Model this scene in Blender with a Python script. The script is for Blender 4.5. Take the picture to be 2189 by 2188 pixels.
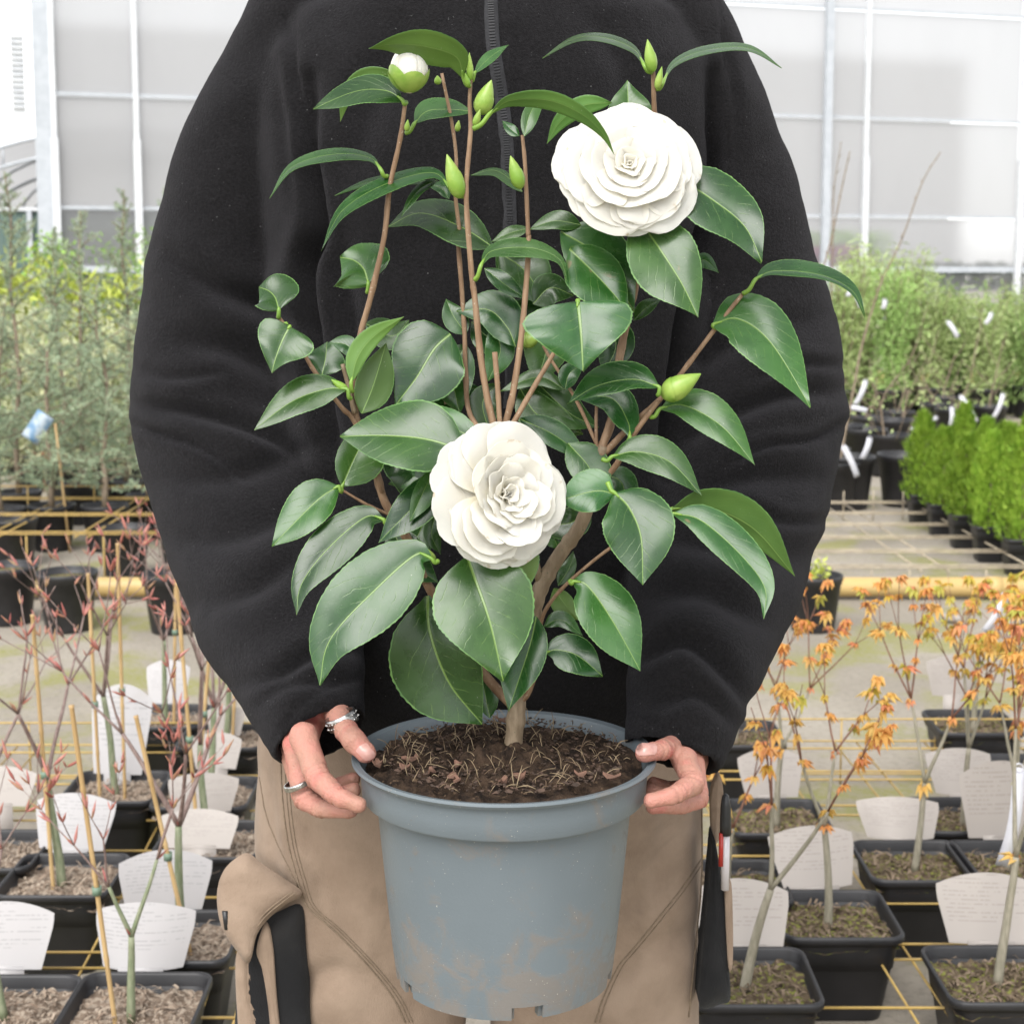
import bpy, bmesh, math, random
import numpy as np
from mathutils import Vector, Matrix
from mathutils.bvhtree import BVHTree

random.seed(7); np.random.seed(7)
scene = bpy.context.scene
for o in list(bpy.data.objects):
    bpy.data.objects.remove(o)

# ------------------------------------------------------------------ camera
CH = 1.18                      # lens height above the ground
FPX = 3300.0                   # focal length in photo pixels (photo is 2189 wide)
PU, PV = 1094.5, 960.0         # principal point
PITCH = math.atan(380.0 / 3300.0)
CP, SP = math.cos(PITCH), math.sin(PITCH)
cam_d = bpy.data.cameras.new('camera')
cam = bpy.data.objects.new('camera', cam_d)
scene.collection.objects.link(cam)
cam.location = (0, 0, CH)
cam.rotation_euler = (math.pi / 2 - PITCH, 0, 0)
cam_d.sensor_fit = 'HORIZONTAL'
cam_d.sensor_width = 36
cam_d.lens = FPX / 2189 * 36
cam_d.shift_y = -(1094.0 - PV) / 2189
cam_d.clip_start = 0.02
cam_d.clip_end = 1000
cam_d.dof.use_dof = True
cam_d.dof.focus_distance = 1.13
cam_d.dof.aperture_fstop = 17
scene.camera = cam

# ------------------------------------------------------------------ sky, sun, exposure
SUN_EL, SUN_ROT = math.radians(50), math.radians(200)
w = bpy.data.worlds.new('World'); scene.world = w; w.use_nodes = True
nt = w.node_tree; nt.nodes.clear()
sky = nt.nodes.new('ShaderNodeTexSky'); sky.sky_type = 'NISHITA'; sky.sun_disc = False
sky.sun_elevation = SUN_EL; sky.sun_rotation = SUN_ROT
sky.air_density = 1.0; sky.dust_density = 1.0; sky.ozone_density = 1.0
hs = nt.nodes.new('ShaderNodeHueSaturation'); hs.inputs['Saturation'].default_value = 0.12   # overcast: the cloud cover takes the blue out
bg = nt.nodes.new('ShaderNodeBackground'); bg.inputs['Strength'].default_value = 0.15
wo = nt.nodes.new('ShaderNodeOutputWorld')
nt.links.new(sky.outputs[0], hs.inputs['Color']); nt.links.new(hs.outputs[0], bg.inputs[0]); nt.links.new(bg.outputs[0], wo.inputs[0])
sun_d = bpy.data.lights.new('sun', 'SUN'); sun_d.energy = 1.45; sun_d.angle = math.radians(40); sun_d.color = (1, 0.97, 0.93)
sun = bpy.data.objects.new('sun', sun_d); scene.collection.objects.link(sun)
az = SUN_ROT                   # the sun stands behind the photographer's left shoulder, veiled by cloud
sdir = Vector((math.sin(az) * math.cos(SUN_EL), math.cos(az) * math.cos(SUN_EL), math.sin(SUN_EL)))
sun.rotation_euler = (-sdir).to_track_quat('-Z', 'Y').to_euler()
vs = scene.view_settings
vs.view_transform = 'Standard'; vs.look = 'None'; vs.gamma = 1; vs.use_curve_mapping = False
vs.exposure = 1.32
cy = scene.cycles
cy.max_bounces = 7; cy.diffuse_bounces = 3; cy.glossy_bounces = 2; cy.transmission_bounces = 5; cy.transparent_max_bounces = 6
cy.caustics_reflective = False; cy.caustics_refractive = False

# ------------------------------------------------------------------ helpers
COL = scene.collection

def ray(u, v):
    x = (u - PU) / FPX; y = -(v - PV) / FPX
    return (x, CP + y * SP, -SP + y * CP)

def W(u, v, Y):                # photo pixel at distance Y in front of the lens -> point
    d = ray(u, v); t = Y / d[1]
    return Vector((d[0] * t, Y, CH + d[2] * t))

def G(u, v, z=0.0):            # photo pixel on the level plane z -> point
    d = ray(u, v); t = (z - CH) / d[2]
    return Vector((d[0] * t, d[1] * t, z))

def px(p):                     # point -> photo pixel
    dz = p[2] - CH
    f = p[1] * CP - dz * SP; up = p[1] * SP + dz * CP
    return PU + FPX * p[0] / f, PV - FPX * up / f

ZONES = {1: (500, 0, 3.218), 2: (1000, 0, 3.218), 3: (450, 500, 3.218), 4: (950, 500, 3.218),
         5: (1350, 400, 3.218), 6: (550, 950, 3.218), 7: (1100, 900, 3.218), 8: (450, 1400, 3.218),
         9: (1000, 1400, 3.218), 0: (0, 0, 1.0), 'd': (0, 0, 1 / 1.133)}

def zn(z, x, y):
    ox, oy, s = ZONES[z]
    return ox + x / s, oy + y / s

def empty(name, loc=(0, 0, 0), rz=0.0):
    o = bpy.data.objects.new(name, None); COL.objects.link(o)
    o.location = loc; o.rotation_euler = (0, 0, rz); o.empty_display_size = 0.05
    return o

def tag(o, label=None, cat=None, group=None, kind=None):
    if label: o['label'] = label
    if cat: o['category'] = cat
    if group: o['group'] = group
    if kind: o['kind'] = kind
    return o

def setp(o, parent):
    if parent is not None:
        o.parent = parent
        o.matrix_parent_inverse = Matrix.Identity(4)

class MB:
    """collects faces and links them as one mesh object"""
    def __init__(self):
        self.v = []; self.f = []; self.m = []; self.uv = {}
    def add(self, vs_, fs_, m=0):
        o = len(self.v); self.v.extend([tuple(p) for p in vs_])
        for f in fs_:
            self.f.append(tuple(i + o for i in f)); self.m.append(m)
        return o
    def box(self, c, s, R=None, m=0):
        pts = []
        for dx in (-1, 1):
            for dy in (-1, 1):
                for dz in (-1, 1):
                    p = Vector((dx * s[0] / 2, dy * s[1] / 2, dz * s[2] / 2))
                    if R is not None: p = R @ p
                    pts.append(Vector(c) + p)
        self.add(pts, [(0, 1, 3, 2), (4, 6, 7, 5), (0, 4, 5, 1), (2, 3, 7, 6), (0, 2, 6, 4), (1, 5, 7, 3)], m)
    def tube(self, pts, rad, seg=8, m=0, smooth=0, flat=None):
        if smooth: pts, rad = crom(pts, rad, smooth)
        vs_, fs_ = tube_geo(pts, rad, seg)
        self.add(vs_, fs_, m)
    def build(self, name, mats, parent=None, smooth=True, origin=None, uvs=None, sharp=None):
        me = bpy.data.meshes.new(name)
        vv = self.v
        if origin is not None:
            ox, oy, oz = origin
            vv = [(a - ox, b - oy, c - oz) for a, b, c in vv]
        me.from_pydata(vv, [], self.f)
        if not isinstance(mats, (list, tuple)): mats = [mats]
        for m in mats: me.materials.append(m)
        if len(mats) > 1: me.polygons.foreach_set('material_index', self.m)
        me.polygons.foreach_set('use_smooth', [smooth] * len(self.f))
        if uvs is not None:
            ul = me.uv_layers.new(name='UVMap')
            li = np.empty(len(me.loops), dtype=np.int32); me.loops.foreach_get('vertex_index', li)
            ul.data.foreach_set('uv', np.asarray(uvs, dtype=np.float32)[li].ravel())
        me.update()
        if sharp: me.set_sharp_from_angle(angle=math.radians(sharp))
        o = bpy.data.objects.new(name, me); COL.objects.link(o)
        if origin is not None: o.location = origin
        setp(o, parent)
        return o

def crom(pts, rad, n):
    """Catmull-Rom through the points, n steps a span"""
    P = [Vector(p) for p in pts]; k = len(P)
    if not hasattr(rad, '__len__'): rad = [rad] * k
    out = []; ro = []
    for i in range(k - 1):
        p0 = P[i - 1] if i > 0 else P[0] * 2 - P[1]
        p1, p2 = P[i], P[i + 1]
        p3 = P[i + 2] if i + 2 < k else P[-1] * 2 - P[-2]
        for j in range(n):
            t = j / n
            out.append(0.5 * ((2 * p1) + (p2 - p0) * t + (2 * p0 - 5 * p1 + 4 * p2 - p3) * t * t + (3 * p1 - p0 - 3 * p2 + p3) * t ** 3))
            ro.append(rad[i] * (1 - t) + rad[i + 1] * t)
    out.append(P[-1]); ro.append(rad[-1])
    return out, ro

def tube_geo(pts, rad, seg=8):
    P = [Vector(p) for p in pts]; n = len(P)
    if not hasattr(rad, '__len__'): rad = [rad] * n
    vs_ = []; fs_ = []
    t0 = (P[1] - P[0]).normalized()
    a = Vector((0, 0, 1)) if abs(t0.z) < 0.9 else Vector((1, 0, 0))
    s = t0.cross(a).normalized()
    for i in range(n):
        t = (P[min(i + 1, n - 1)] - P[max(i - 1, 0)])
        t = t.normalized() if t.length > 1e-9 else t0
        s = (s - t * s.dot(t))
        s = s.normalized() if s.length > 1e-9 else t.orthogonal().normalized()
        b = t.cross(s)
        for k in range(seg):
            an = 2 * math.pi * k / seg
            vs_.append(P[i] + (s * math.cos(an) + b * math.sin(an)) * rad[i])
    for i in range(n - 1):
        for k in range(seg):
            k2 = (k + 1) % seg
            fs_.append((i * seg + k, i * seg + k2, (i + 1) * seg + k2, (i + 1) * seg + k))
    fs_.append(tuple(range(seg - 1, -1, -1)))
    fs_.append(tuple((n - 1) * seg + k for k in range(seg)))
    return vs_, fs_

def lathe(prof, seg=48, c=(0, 0, 0), close=True):
    vs_ = []; fs_ = []
    n = len(prof)
    for r, z in prof:
        for k in range(seg):
            a = 2 * math.pi * k / seg
            vs_.append((c[0] + r * math.cos(a), c[1] + r * math.sin(a), c[2] + z))
    for i in range(n - 1):
        for k in range(seg):
            k2 = (k + 1) % seg
            fs_.append((i * seg + k, i * seg + k2, (i + 1) * seg + k2, (i + 1) * seg + k))
    if close:
        fs_.append(tuple(range(seg - 1, -1, -1)))
        fs_.append(tuple((n - 1) * seg + k for k in range(seg)))
    return vs_, fs_

def clone(o, parent=None):
    c = o.copy(); COL.objects.link(c); setp(c, parent)
    return c

def clone_tree(o, parent=None):
    c = clone(o, parent)
    for ch in list(o.children): clone_tree(ch, c)
    return c

# ------------------------------------------------------------------ materials
ALB = 0.80                     # the photo is exposed well up: real surface colours are this much deeper
def rgb(c): return (c[0] * ALB, c[1] * ALB, c[2] * ALB, 1)

class NT:
    def __init__(self, name):
        self.mat = bpy.data.materials.new(name); self.mat.use_nodes = True
        self.t = self.mat.node_tree; self.t.nodes.clear()
        self.out = self.n('ShaderNodeOutputMaterial')
    def n(self, ty, **kw):
        nd = self.t.nodes.new(ty)
        for k, v in kw.items(): setattr(nd, k, v)
        return nd
    def l(self, a, b): self.t.links.new(a, b)
    def val(self, sock, v):
        if isinstance(v, bpy.types.NodeSocket): self.l(v, sock)
        else: sock.default_value = v
    def math(self, op, a, b=None, c=None, clamp=False):
        nd = self.n('ShaderNodeMath', operation=op); nd.use_clamp = clamp
        self.val(nd.inputs[0], a)
        if b is not None: self.val(nd.inputs[1], b)
        if c is not None: self.val(nd.inputs[2], c)
        return nd.outputs[0]
    def mix(self, f, a, b):
        nd = self.n('ShaderNodeMix', data_type='RGBA')
        self.val(nd.inputs[0], f)
        self.val(nd.inputs[6], rgb(a) if isinstance(a, tuple) else a)
        self.val(nd.inputs[7], rgb(b) if isinstance(b, tuple) else b)
        return nd.outputs[2]
    def coords(self, kind='Object'):
        return self.n('ShaderNodeTexCoord').outputs[kind]
    def noise(self, vec, scale, detail=4, rough=0.55, dist=0.0, dim=None):
        nd = self.n('ShaderNodeTexNoise')
        if vec is not None: self.l(vec, nd.inputs['Vector'])
        nd.inputs['Scale'].default_value = scale; nd.inputs['Detail'].default_value = detail
        nd.inputs['Roughness'].default_value = rough; nd.inputs['Distortion'].default_value = dist
        return nd.outputs[0]
    def ramp(self, x, lo, hi, a=0.0, b=1.0):
        nd = self.n('ShaderNodeMapRange'); nd.interpolation_type = 'SMOOTHSTEP'
        self.val(nd.inputs[0], x); nd.inputs[1].default_value = lo; nd.inputs[2].default_value = hi
        nd.inputs[3].default_value = a; nd.inputs[4].default_value = b
        return nd.outputs[0]
    def scalev(self, vec, s):
        nd = self.n('ShaderNodeMapping'); self.l(vec, nd.inputs['Vector']); nd.inputs['Scale'].default_value = s
        return nd.outputs[0]
    def bsdf(self, col, rough=0.6, spec=0.5, bump=None, bstr=0.3, bdist=0.002, **kw):
        b = self.n('ShaderNodeBsdfPrincipled')
        self.val(b.inputs['Base Color'], rgb(col) if isinstance(col, tuple) else col)
        self.val(b.inputs['Roughness'], rough)
        b.inputs['Specular IOR Level'].default_value = spec
        for k, v in kw.items(): self.val(b.inputs[k.replace('_', ' ')], v)
        if bump is not None:
            bp = self.n('ShaderNodeBump'); bp.inputs['Strength'].default_value = bstr; bp.inputs['Distance'].default_value = bdist
            self.l(bump, bp.inputs['Height']); self.l(bp.outputs[0], b.inputs['Normal'])
        return b
    def done(self, sh):
        self.l(sh.outputs[0] if hasattr(sh, 'outputs') else sh, self.out.inputs[0]); return self.mat

def simple(name, c1, c2=None, scale=40, rough=0.6, spec=0.5, bscale=None, bstr=0.3, bdist=0.001, detail=4, lo=0.35, hi=0.65, stretch=None, **kw):
    t = NT(name); co = t.coords()
    if stretch: co = t.scalev(co, stretch)
    col = c1
    if c2 is not None:
        col = t.mix(t.ramp(t.noise(co, scale, detail), lo, hi), c1, c2)
    bump = t.noise(co, bscale, 4) if bscale else None
    return t.done(t.bsdf(col, rough, spec, bump, bstr, bdist, **kw))

def add_translucent(t, b, col, fac):
    tr = t.n('ShaderNodeBsdfTranslucent'); t.val(tr.inputs['Color'], rgb(col) if isinstance(col, tuple) else col)
    mx = t.n('ShaderNodeMixShader'); mx.inputs[0].default_value = fac
    t.l(b.outputs[0], mx.inputs[1]); t.l(tr.outputs[0], mx.inputs[2])
    return mx

M = {}
def leaf_mat(name, c1, c2, vein, rough, trans, veinstr=0.38, tcol=(0.10, 0.22, 0.03), spec=0.46):
    t = NT(name)
    uv = t.coords('UV'); sep = t.n('ShaderNodeSeparateXYZ'); t.l(uv, sep.inputs[0])
    U, V = sep.outputs[0], sep.outputs[1]
    ob = t.coords('Object')
    info = t.n('ShaderNodeObjectInfo')
    a = t.math('ABSOLUTE', t.math('SUBTRACT', U, 0.5))
    mid = t.ramp(t.math('SUBTRACT', a, t.math('MULTIPLY', t.math('SUBTRACT', 1.1, V), 0.009)), 0.0, 0.009, 1, 0)
    nz = t.noise(ob, 55, 3)
    q = t.math('ADD', t.math('SUBTRACT', t.math('MULTIPLY', V, 7.5), t.math('MULTIPLY', a, 6.5)), t.math('MULTIPLY', nz, 1.1))
    q = t.math('ADD', q, t.math('MULTIPLY', t.math('GREATER_THAN', U, 0.5), 0.5))
    lat = t.ramp(t.math('ABSOLUTE', t.math('SUBTRACT', t.math('FRACT', q), 0.5)), 0.0, 0.055, 1, 0)
    lat = t.math('MULTIPLY', lat, t.ramp(t.noise(ob, 90, 2), 0.4, 0.62))
    lat = t.math('MULTIPLY', lat, veinstr)
    big = t.noise(ob, 30, 3)
    col = t.mix(t.ramp(big, 0.3, 0.7), c1, c2)
    var = t.math('MULTIPLY_ADD', info.outputs['Random'], 0.75, 0.65)
    hue = t.math('MULTIPLY_ADD', t.math('FRACT', t.math('MULTIPLY', info.outputs['Random'], 17.3)), 0.035, 0.475)
    hsv = t.n('ShaderNodeHueSaturation'); t.l(col, hsv.inputs['Color']); t.l(var, hsv.inputs['Value']); t.l(hue, hsv.inputs['Hue'])
    col = hsv.outputs[0]
    col = t.mix(lat, col, vein); col = t.mix(t.math('MULTIPLY', mid, 0.85), col, vein)
    blm = t.math('MULTIPLY', t.ramp(t.noise(ob, 34, 3, 0.6, 0.5), 0.70, 0.74), t.math('GREATER_THAN', info.outputs['Random'], 0.45))
    col = t.mix(t.math('MULTIPLY', blm, 0.7), col, (0.20, 0.14, 0.07))
    speck = t.ramp(t.noise(ob, 700, 2), 0.72, 0.78)
    col = t.mix(t.math('MULTIPLY', speck, 0.5), col, (0.45, 0.47, 0.38))
    h = t.math('SUBTRACT', t.math('MULTIPLY', big, 0.5), t.math('ADD', t.math('MULTIPLY', lat, 0.5), t.math('MULTIPLY', mid, 0.6)))
    h = t.math('ADD', h, t.math('MULTIPLY', t.noise(ob, 160, 3), 0.2))
    rr = t.math('MULTIPLY_ADD', t.noise(ob, 60, 4), 0.3, rough - 0.15)
    b = t.bsdf(col, rr, spec, h, 0.25, 0.0014)
    return t.done(add_translucent(t, b, tcol, trans))

M['leaf'] = leaf_mat('camellia_leaf', (0.014, 0.062, 0.010), (0.030, 0.100, 0.018), (0.17, 0.28, 0.06), 0.28, 0.06)
M['leaf_under'] = leaf_mat('camellia_leaf_underside', (0.075, 0.17, 0.03), (0.095, 0.20, 0.035), (0.20, 0.33, 0.08), 0.5, 0.12, 0.12, (0.16, 0.30, 0.04), 0.4)
M['leaf_edge'] = simple('camellia_leaf_edge', (0.12, 0.25, 0.055), (0.07, 0.17, 0.04), 60, 0.45)
M['petiole'] = simple('camellia_petiole', (0.22, 0.38, 0.05), (0.16, 0.30, 0.04), 80, 0.45)
def mk_bud():
    t = NT('camellia_bud'); ob = t.coords()
    n = t.noise(ob, 70, 3)
    col = t.mix(t.ramp(n, 0.3, 0.7), (0.22, 0.40, 0.05), (0.36, 0.50, 0.10))
    b = t.bsdf(col, 0.38, 0.5, t.noise(ob, 300, 2), 0.15, 0.001)
    return t.done(add_translucent(t, b, (0.3, 0.45, 0.06), 0.08))
M['bud'] = mk_bud()
def mk_stem(name, a, b_, c):
    t = NT(name); ob = t.coords()
    n = t.noise(t.scalev(ob, (1, 1, 0.25)), 160, 4)
    col = t.mix(t.ramp(n, 0.35, 0.65), a, b_)
    col = t.mix(t.ramp(t.noise(ob, 420, 2), 0.66, 0.74), col, c)
    return t.done(t.bsdf(col, 0.62, 0.35, n, 0.5, 0.0015))
M['stem'] = mk_stem('young_camellia_bark', (0.21, 0.125, 0.07), (0.31, 0.20, 0.12), (0.42, 0.35, 0.26))
M['trunk'] = mk_stem('old_camellia_bark', (0.20, 0.145, 0.09), (0.31, 0.235, 0.155), (0.12, 0.13, 0.07))
def mk_petal(name, base, hi):
    t = NT(name); uv = t.coords('UV'); sep = t.n('ShaderNodeSeparateXYZ'); t.l(uv, sep.inputs[0])
    ob = t.coords()
    V = sep.outputs[1]
    n = t.noise(t.scalev(ob, (1, 1, 1)), 90, 3)
    col = t.mix(t.ramp(V, 0.0, hi), base, (0.89, 0.88, 0.855))
    edge = t.math('MULTIPLY', t.ramp(V, 0.90, 1.0), t.ramp(t.noise(ob, 120, 3), 0.60, 0.70))
    col = t.mix(t.math('MULTIPLY', edge, 0.75), col, (0.42, 0.26, 0.10))
    spot = t.ramp(t.noise(ob, 75, 2), 0.76, 0.79)
    col = t.mix(t.math('MULTIPLY', spot, 0.35), col, (0.5, 0.33, 0.14))
    st = t.noise(t.scalev(uv, (40, 2.0, 1)), 1.0, 3)
    b = t.bsdf(col, 0.6, 0.2, t.math('ADD', n, t.math('MULTIPLY', st, 0.4)), 0.08, 0.0015)
    b.inputs['Subsurface Weight'].default_value = 0.5; b.inputs['Subsurface Radius'].default_value = (0.010, 0.009, 0.0075); b.inputs['Subsurface Scale'].default_value = 1.0
    return t.done(add_translucent(t, b, (0.95, 0.925, 0.84), 0.50))
ALB = 1.0
M['petal'] = mk_petal('camellia_petal', (0.90, 0.80, 0.46), 0.70)
M['petal_cream'] = mk_petal('cream_camellia_petal', (0.90, 0.82, 0.56), 0.80)
ALB = 0.80
def mk_pot():
    t = NT('blue_grey_pot_plastic'); ob = t.coords(); sep = t.n('ShaderNodeSeparateXYZ'); t.l(ob, sep.inputs[0])
    col = t.mix(t.ramp(t.noise(ob, 9, 3), 0.3, 0.7), (0.142, 0.170, 0.188), (0.160, 0.190, 0.209))
    # dried mud splashes, thickest low on the wall
    low = t.ramp(sep.outputs[2], 0.005, 0.12, 1, 0.0)
    big = t.noise(ob, 30, 7, 0.68, 0.5)
    mud = t.ramp(t.math('ADD', big, t.math('MULTIPLY', low, 0.14)), 0.55, 0.72)
    col = t.mix(t.math('MULTIPLY', mud, 0.62), col, (0.215, 0.175, 0.14))
    sp = t.ramp(t.noise(ob, 420, 2), 0.73, 0.77)
    sp = t.math('MULTIPLY', sp, t.ramp(big, 0.42, 0.62, 0.05, 0.9))
    col = t.mix(sp, col, (0.17, 0.11, 0.07))
    sp2 = t.math('MULTIPLY', t.ramp(t.noise(ob, 650, 1), 0.75, 0.78), t.ramp(big, 0.4, 0.6, 0.1, 0.8))
    col = t.mix(sp2, col, (0.62, 0.58, 0.50))
    h = t.math('ADD', t.noise(ob, 500, 2), t.math('MULTIPLY', mud, 0.8))
    return t.done(t.bsdf(col, t.math('MULTIPLY_ADD', mud, 0.3, 0.42), 0.45, h, 0.10, 0.0012))
M['pot'] = mk_pot()
def mk_soil(name, a, b_, c, sc=90, spread=0.62):
    t = NT(name); ob = t.coords()
    n = t.noise(ob, sc, 6, 0.7)
    col = t.mix(t.ramp(n, 0.35, 0.62), a, b_)
    col = t.mix(t.ramp(t.noise(ob, sc * 2.2, 3), spread, spread + 0.09), col, c)
    return t.done(t.bsdf(col, 0.9, 0.2, t.noise(ob, sc * 2.5, 5, 0.7), 0.8, 0.004))
M['soil'] = mk_soil('dark_potting_soil', (0.016, 0.010, 0.007), (0.070, 0.044, 0.028), (0.16, 0.105, 0.065))
M['fibre'] = simple('pale_root_fibre', (0.36, 0.27, 0.16), (0.13, 0.08, 0.045), 50, 0.8)
M['bark_chip_big'] = simple('reddish_bark_chip', (0.20, 0.105, 0.07), (0.12, 0.062, 0.04), 80, 0.85, bscale=200, bstr=0.5)
M['bark_chip'] = simple('bark_chip', (0.10, 0.058, 0.038), (0.035, 0.021, 0.013), 80, 0.85, bscale=200, bstr=0.5)
def mk_fleece():
    t = NT('black_fleece'); ob = t.coords()
    n1 = t.noise(ob, 420, 4, 0.7); n2 = t.noise(ob, 1400, 2, 0.7)
    h = t.math('ADD', n1, t.math('MULTIPLY', n2, 0.6))
    col = t.mix(t.ramp(n1, 0.35, 0.7), (0.0060, 0.0057, 0.0061), (0.0150, 0.0142, 0.0152))
    lint = t.ramp(t.noise(ob, 480, 1), 0.79, 0.80)
    col = t.mix(t.math('MULTIPLY', lint, 0.45), col, (0.4, 0.4, 0.4))
    b = t.bsdf(col, 0.95, 0.12, h, 0.8, 0.0022, Sheen_Weight=0.06, Sheen_Roughness=0.5)
    b.inputs['Sheen Tint'].default_value = (0.85, 0.82, 0.9, 1)
    return t.done(b)
M['fleece'] = mk_fleece()
M['zip_tape'] = simple('black_zip_tape', (0.012, 0.012, 0.014), (0.02, 0.02, 0.023), 300, 0.7, 0.3, bscale=900, bstr=0.5)
M['zip_teeth'] = simple('black_zip_teeth', (0.014, 0.014, 0.016), None, rough=0.5, spec=0.3)
def mk_canvas(name, a, b_, dirt, bs=0.45):
    t = NT(name); ob = t.coords()
    n = t.noise(ob, 16, 5, 0.6)
    col = t.mix(t.ramp(n, 0.32, 0.68), a, b_)
    col = t.mix(t.math('MULTIPLY', t.ramp(t.noise(ob, 9, 5, 0.65, 0.6), 0.52, 0.72), 0.42), col, dirt)
    we = t.noise(t.scalev(ob, (1, 1, 0.35)), 900, 2)
    return t.done(t.bsdf(col, 0.9, 0.15, t.math('ADD', we, t.math('MULTIPLY', t.noise(ob, 60, 3), 1.5)), bs, 0.0012, Sheen_Weight=0.08))
M['canvas'] = mk_canvas('beige_work_canvas', (0.268, 0.194, 0.141), (0.342, 0.255, 0.19), (0.14, 0.10, 0.07))
M['canvas_black'] = mk_canvas('black_pocket_canvas', (0.012, 0.012, 0.013), (0.02, 0.02, 0.021), (0.03, 0.027, 0.024))
M['stitch'] = simple('seam_thread', (0.25, 0.185, 0.125), (0.19, 0.14, 0.095), 300, 0.9)
def mk_skin():
    t = NT('skin'); ob = t.coords()
    n = t.noise(ob, 45, 4); f = t.noise(ob, 520, 3, 0.6)
    col = t.mix(t.ramp(n, 0.3, 0.7), (0.46, 0.245, 0.182), (0.52, 0.235, 0.185))
    col = t.mix(t.ramp(t.noise(ob, 28, 3), 0.5, 0.75), col, (0.54, 0.165, 0.14))
    b = t.bsdf(col, 0.55, 0.3, t.math('ADD', f, t.math('MULTIPLY', t.noise(ob, 180, 4, .65), 1.6)), 0.42, 0.0020)
    b.inputs['Subsurface Weight'].default_value = 0.08
    b.inputs['Subsurface Radius'].default_value = (0.008, 0.003, 0.0015)
    b.inputs['Subsurface Scale'].default_value = 0.6
    return t.done(b)
M['skin'] = mk_skin()
M['nail'] = simple('nail', (0.52, 0.27, 0.23), (0.58, 0.33, 0.28), 200, 0.28, 0.5)
M['silver'] = simple('silver', (0.72, 0.71, 0.69), (0.45, 0.44, 0.42), 300, 0.28, 0.5, bscale=900, bstr=0.3, Metallic=1.0)
M['black_plastic'] = simple('black_plastic', (0.012, 0.012, 0.013), (0.02, 0.02, 0.022), 40, 0.42, 0.5, bscale=120, bstr=0.05)
M['red_plastic'] = simple('red_plastic', (0.45, 0.03, 0.02), None, rough=0.35)
M['clear_pen'] = simple('clear_pen_barrel', (0.62, 0.58, 0.60), None, rough=0.12, spec=0.6)
# ------------------------------------------------------------------ setting: ground and sky come first
def mk_ground():
    t = NT('trodden_concrete_ground'); ob = t.coords()
    n = t.noise(ob, 1.4, 6, 0.6); f = t.noise(ob, 60, 4, 0.7); g = t.noise(ob, 240, 3, 0.7)
    col = t.mix(t.ramp(n, 0.35, 0.65), (0.33, 0.292, 0.238), (0.43, 0.385, 0.32))
    col = t.mix(t.math('MULTIPLY', t.ramp(f, 0.45, 0.7), 0.5), col, (0.20, 0.18, 0.15))
    col = t.mix(t.math('MULTIPLY', t.ramp(g, 0.6, 0.72), 0.5), col, (0.52, 0.49, 0.44))
    moss = t.ramp(t.noise(ob, 2.6, 6, 0.62, 0.3), 0.47, 0.62)
    moss = t.math('MULTIPLY', moss, t.ramp(f, 0.3, 0.62, 0.35, 1.0))
    col = t.mix(t.math('MULTIPLY', moss, 0.85), col, (0.29, 0.29, 0.075))
    wet = t.ramp(t.noise(ob, 0.9, 4), 0.6, 0.75)
    col = t.mix(t.math('MULTIPLY', wet, 0.35), col, (0.19, 0.17, 0.145))
    return t.done(t.bsdf(col, 0.92, 0.2, t.math('ADD', f, g), 0.6, 0.006))
M['ground'] = mk_ground()
mb = MB()
mb.add([(-150, -40, 0), (150, -40, 0), (150, 260, 0), (-150, 260, 0)], [(0, 1, 2, 3)])
tag(mb.build('ground', M['ground'], smooth=False), kind='structure')

# ------------------------------------------------------------------ camellia
POTC = Vector((-0.0058, 1.15, 0.0))
lip = W(1077, 1719, 1.15 - 0.1165)
ZL = lip.z                                  # height of the rim
ZB = W(1077, 2181, 1.15 - 0.084).z          # height of the pot's foot
POTC.x = (W(745, 1630, 1.15).x + W(1410, 1630, 1.15).x) / 2
plant = empty('potted_camellia', (POTC.x, POTC.y, ZB))
tag(plant, 'glossy camellia with white double flowers growing in a blue-grey plastic pot held in both hands', 'potted plant')
PO = Vector((POTC.x, POTC.y, ZB))

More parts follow.
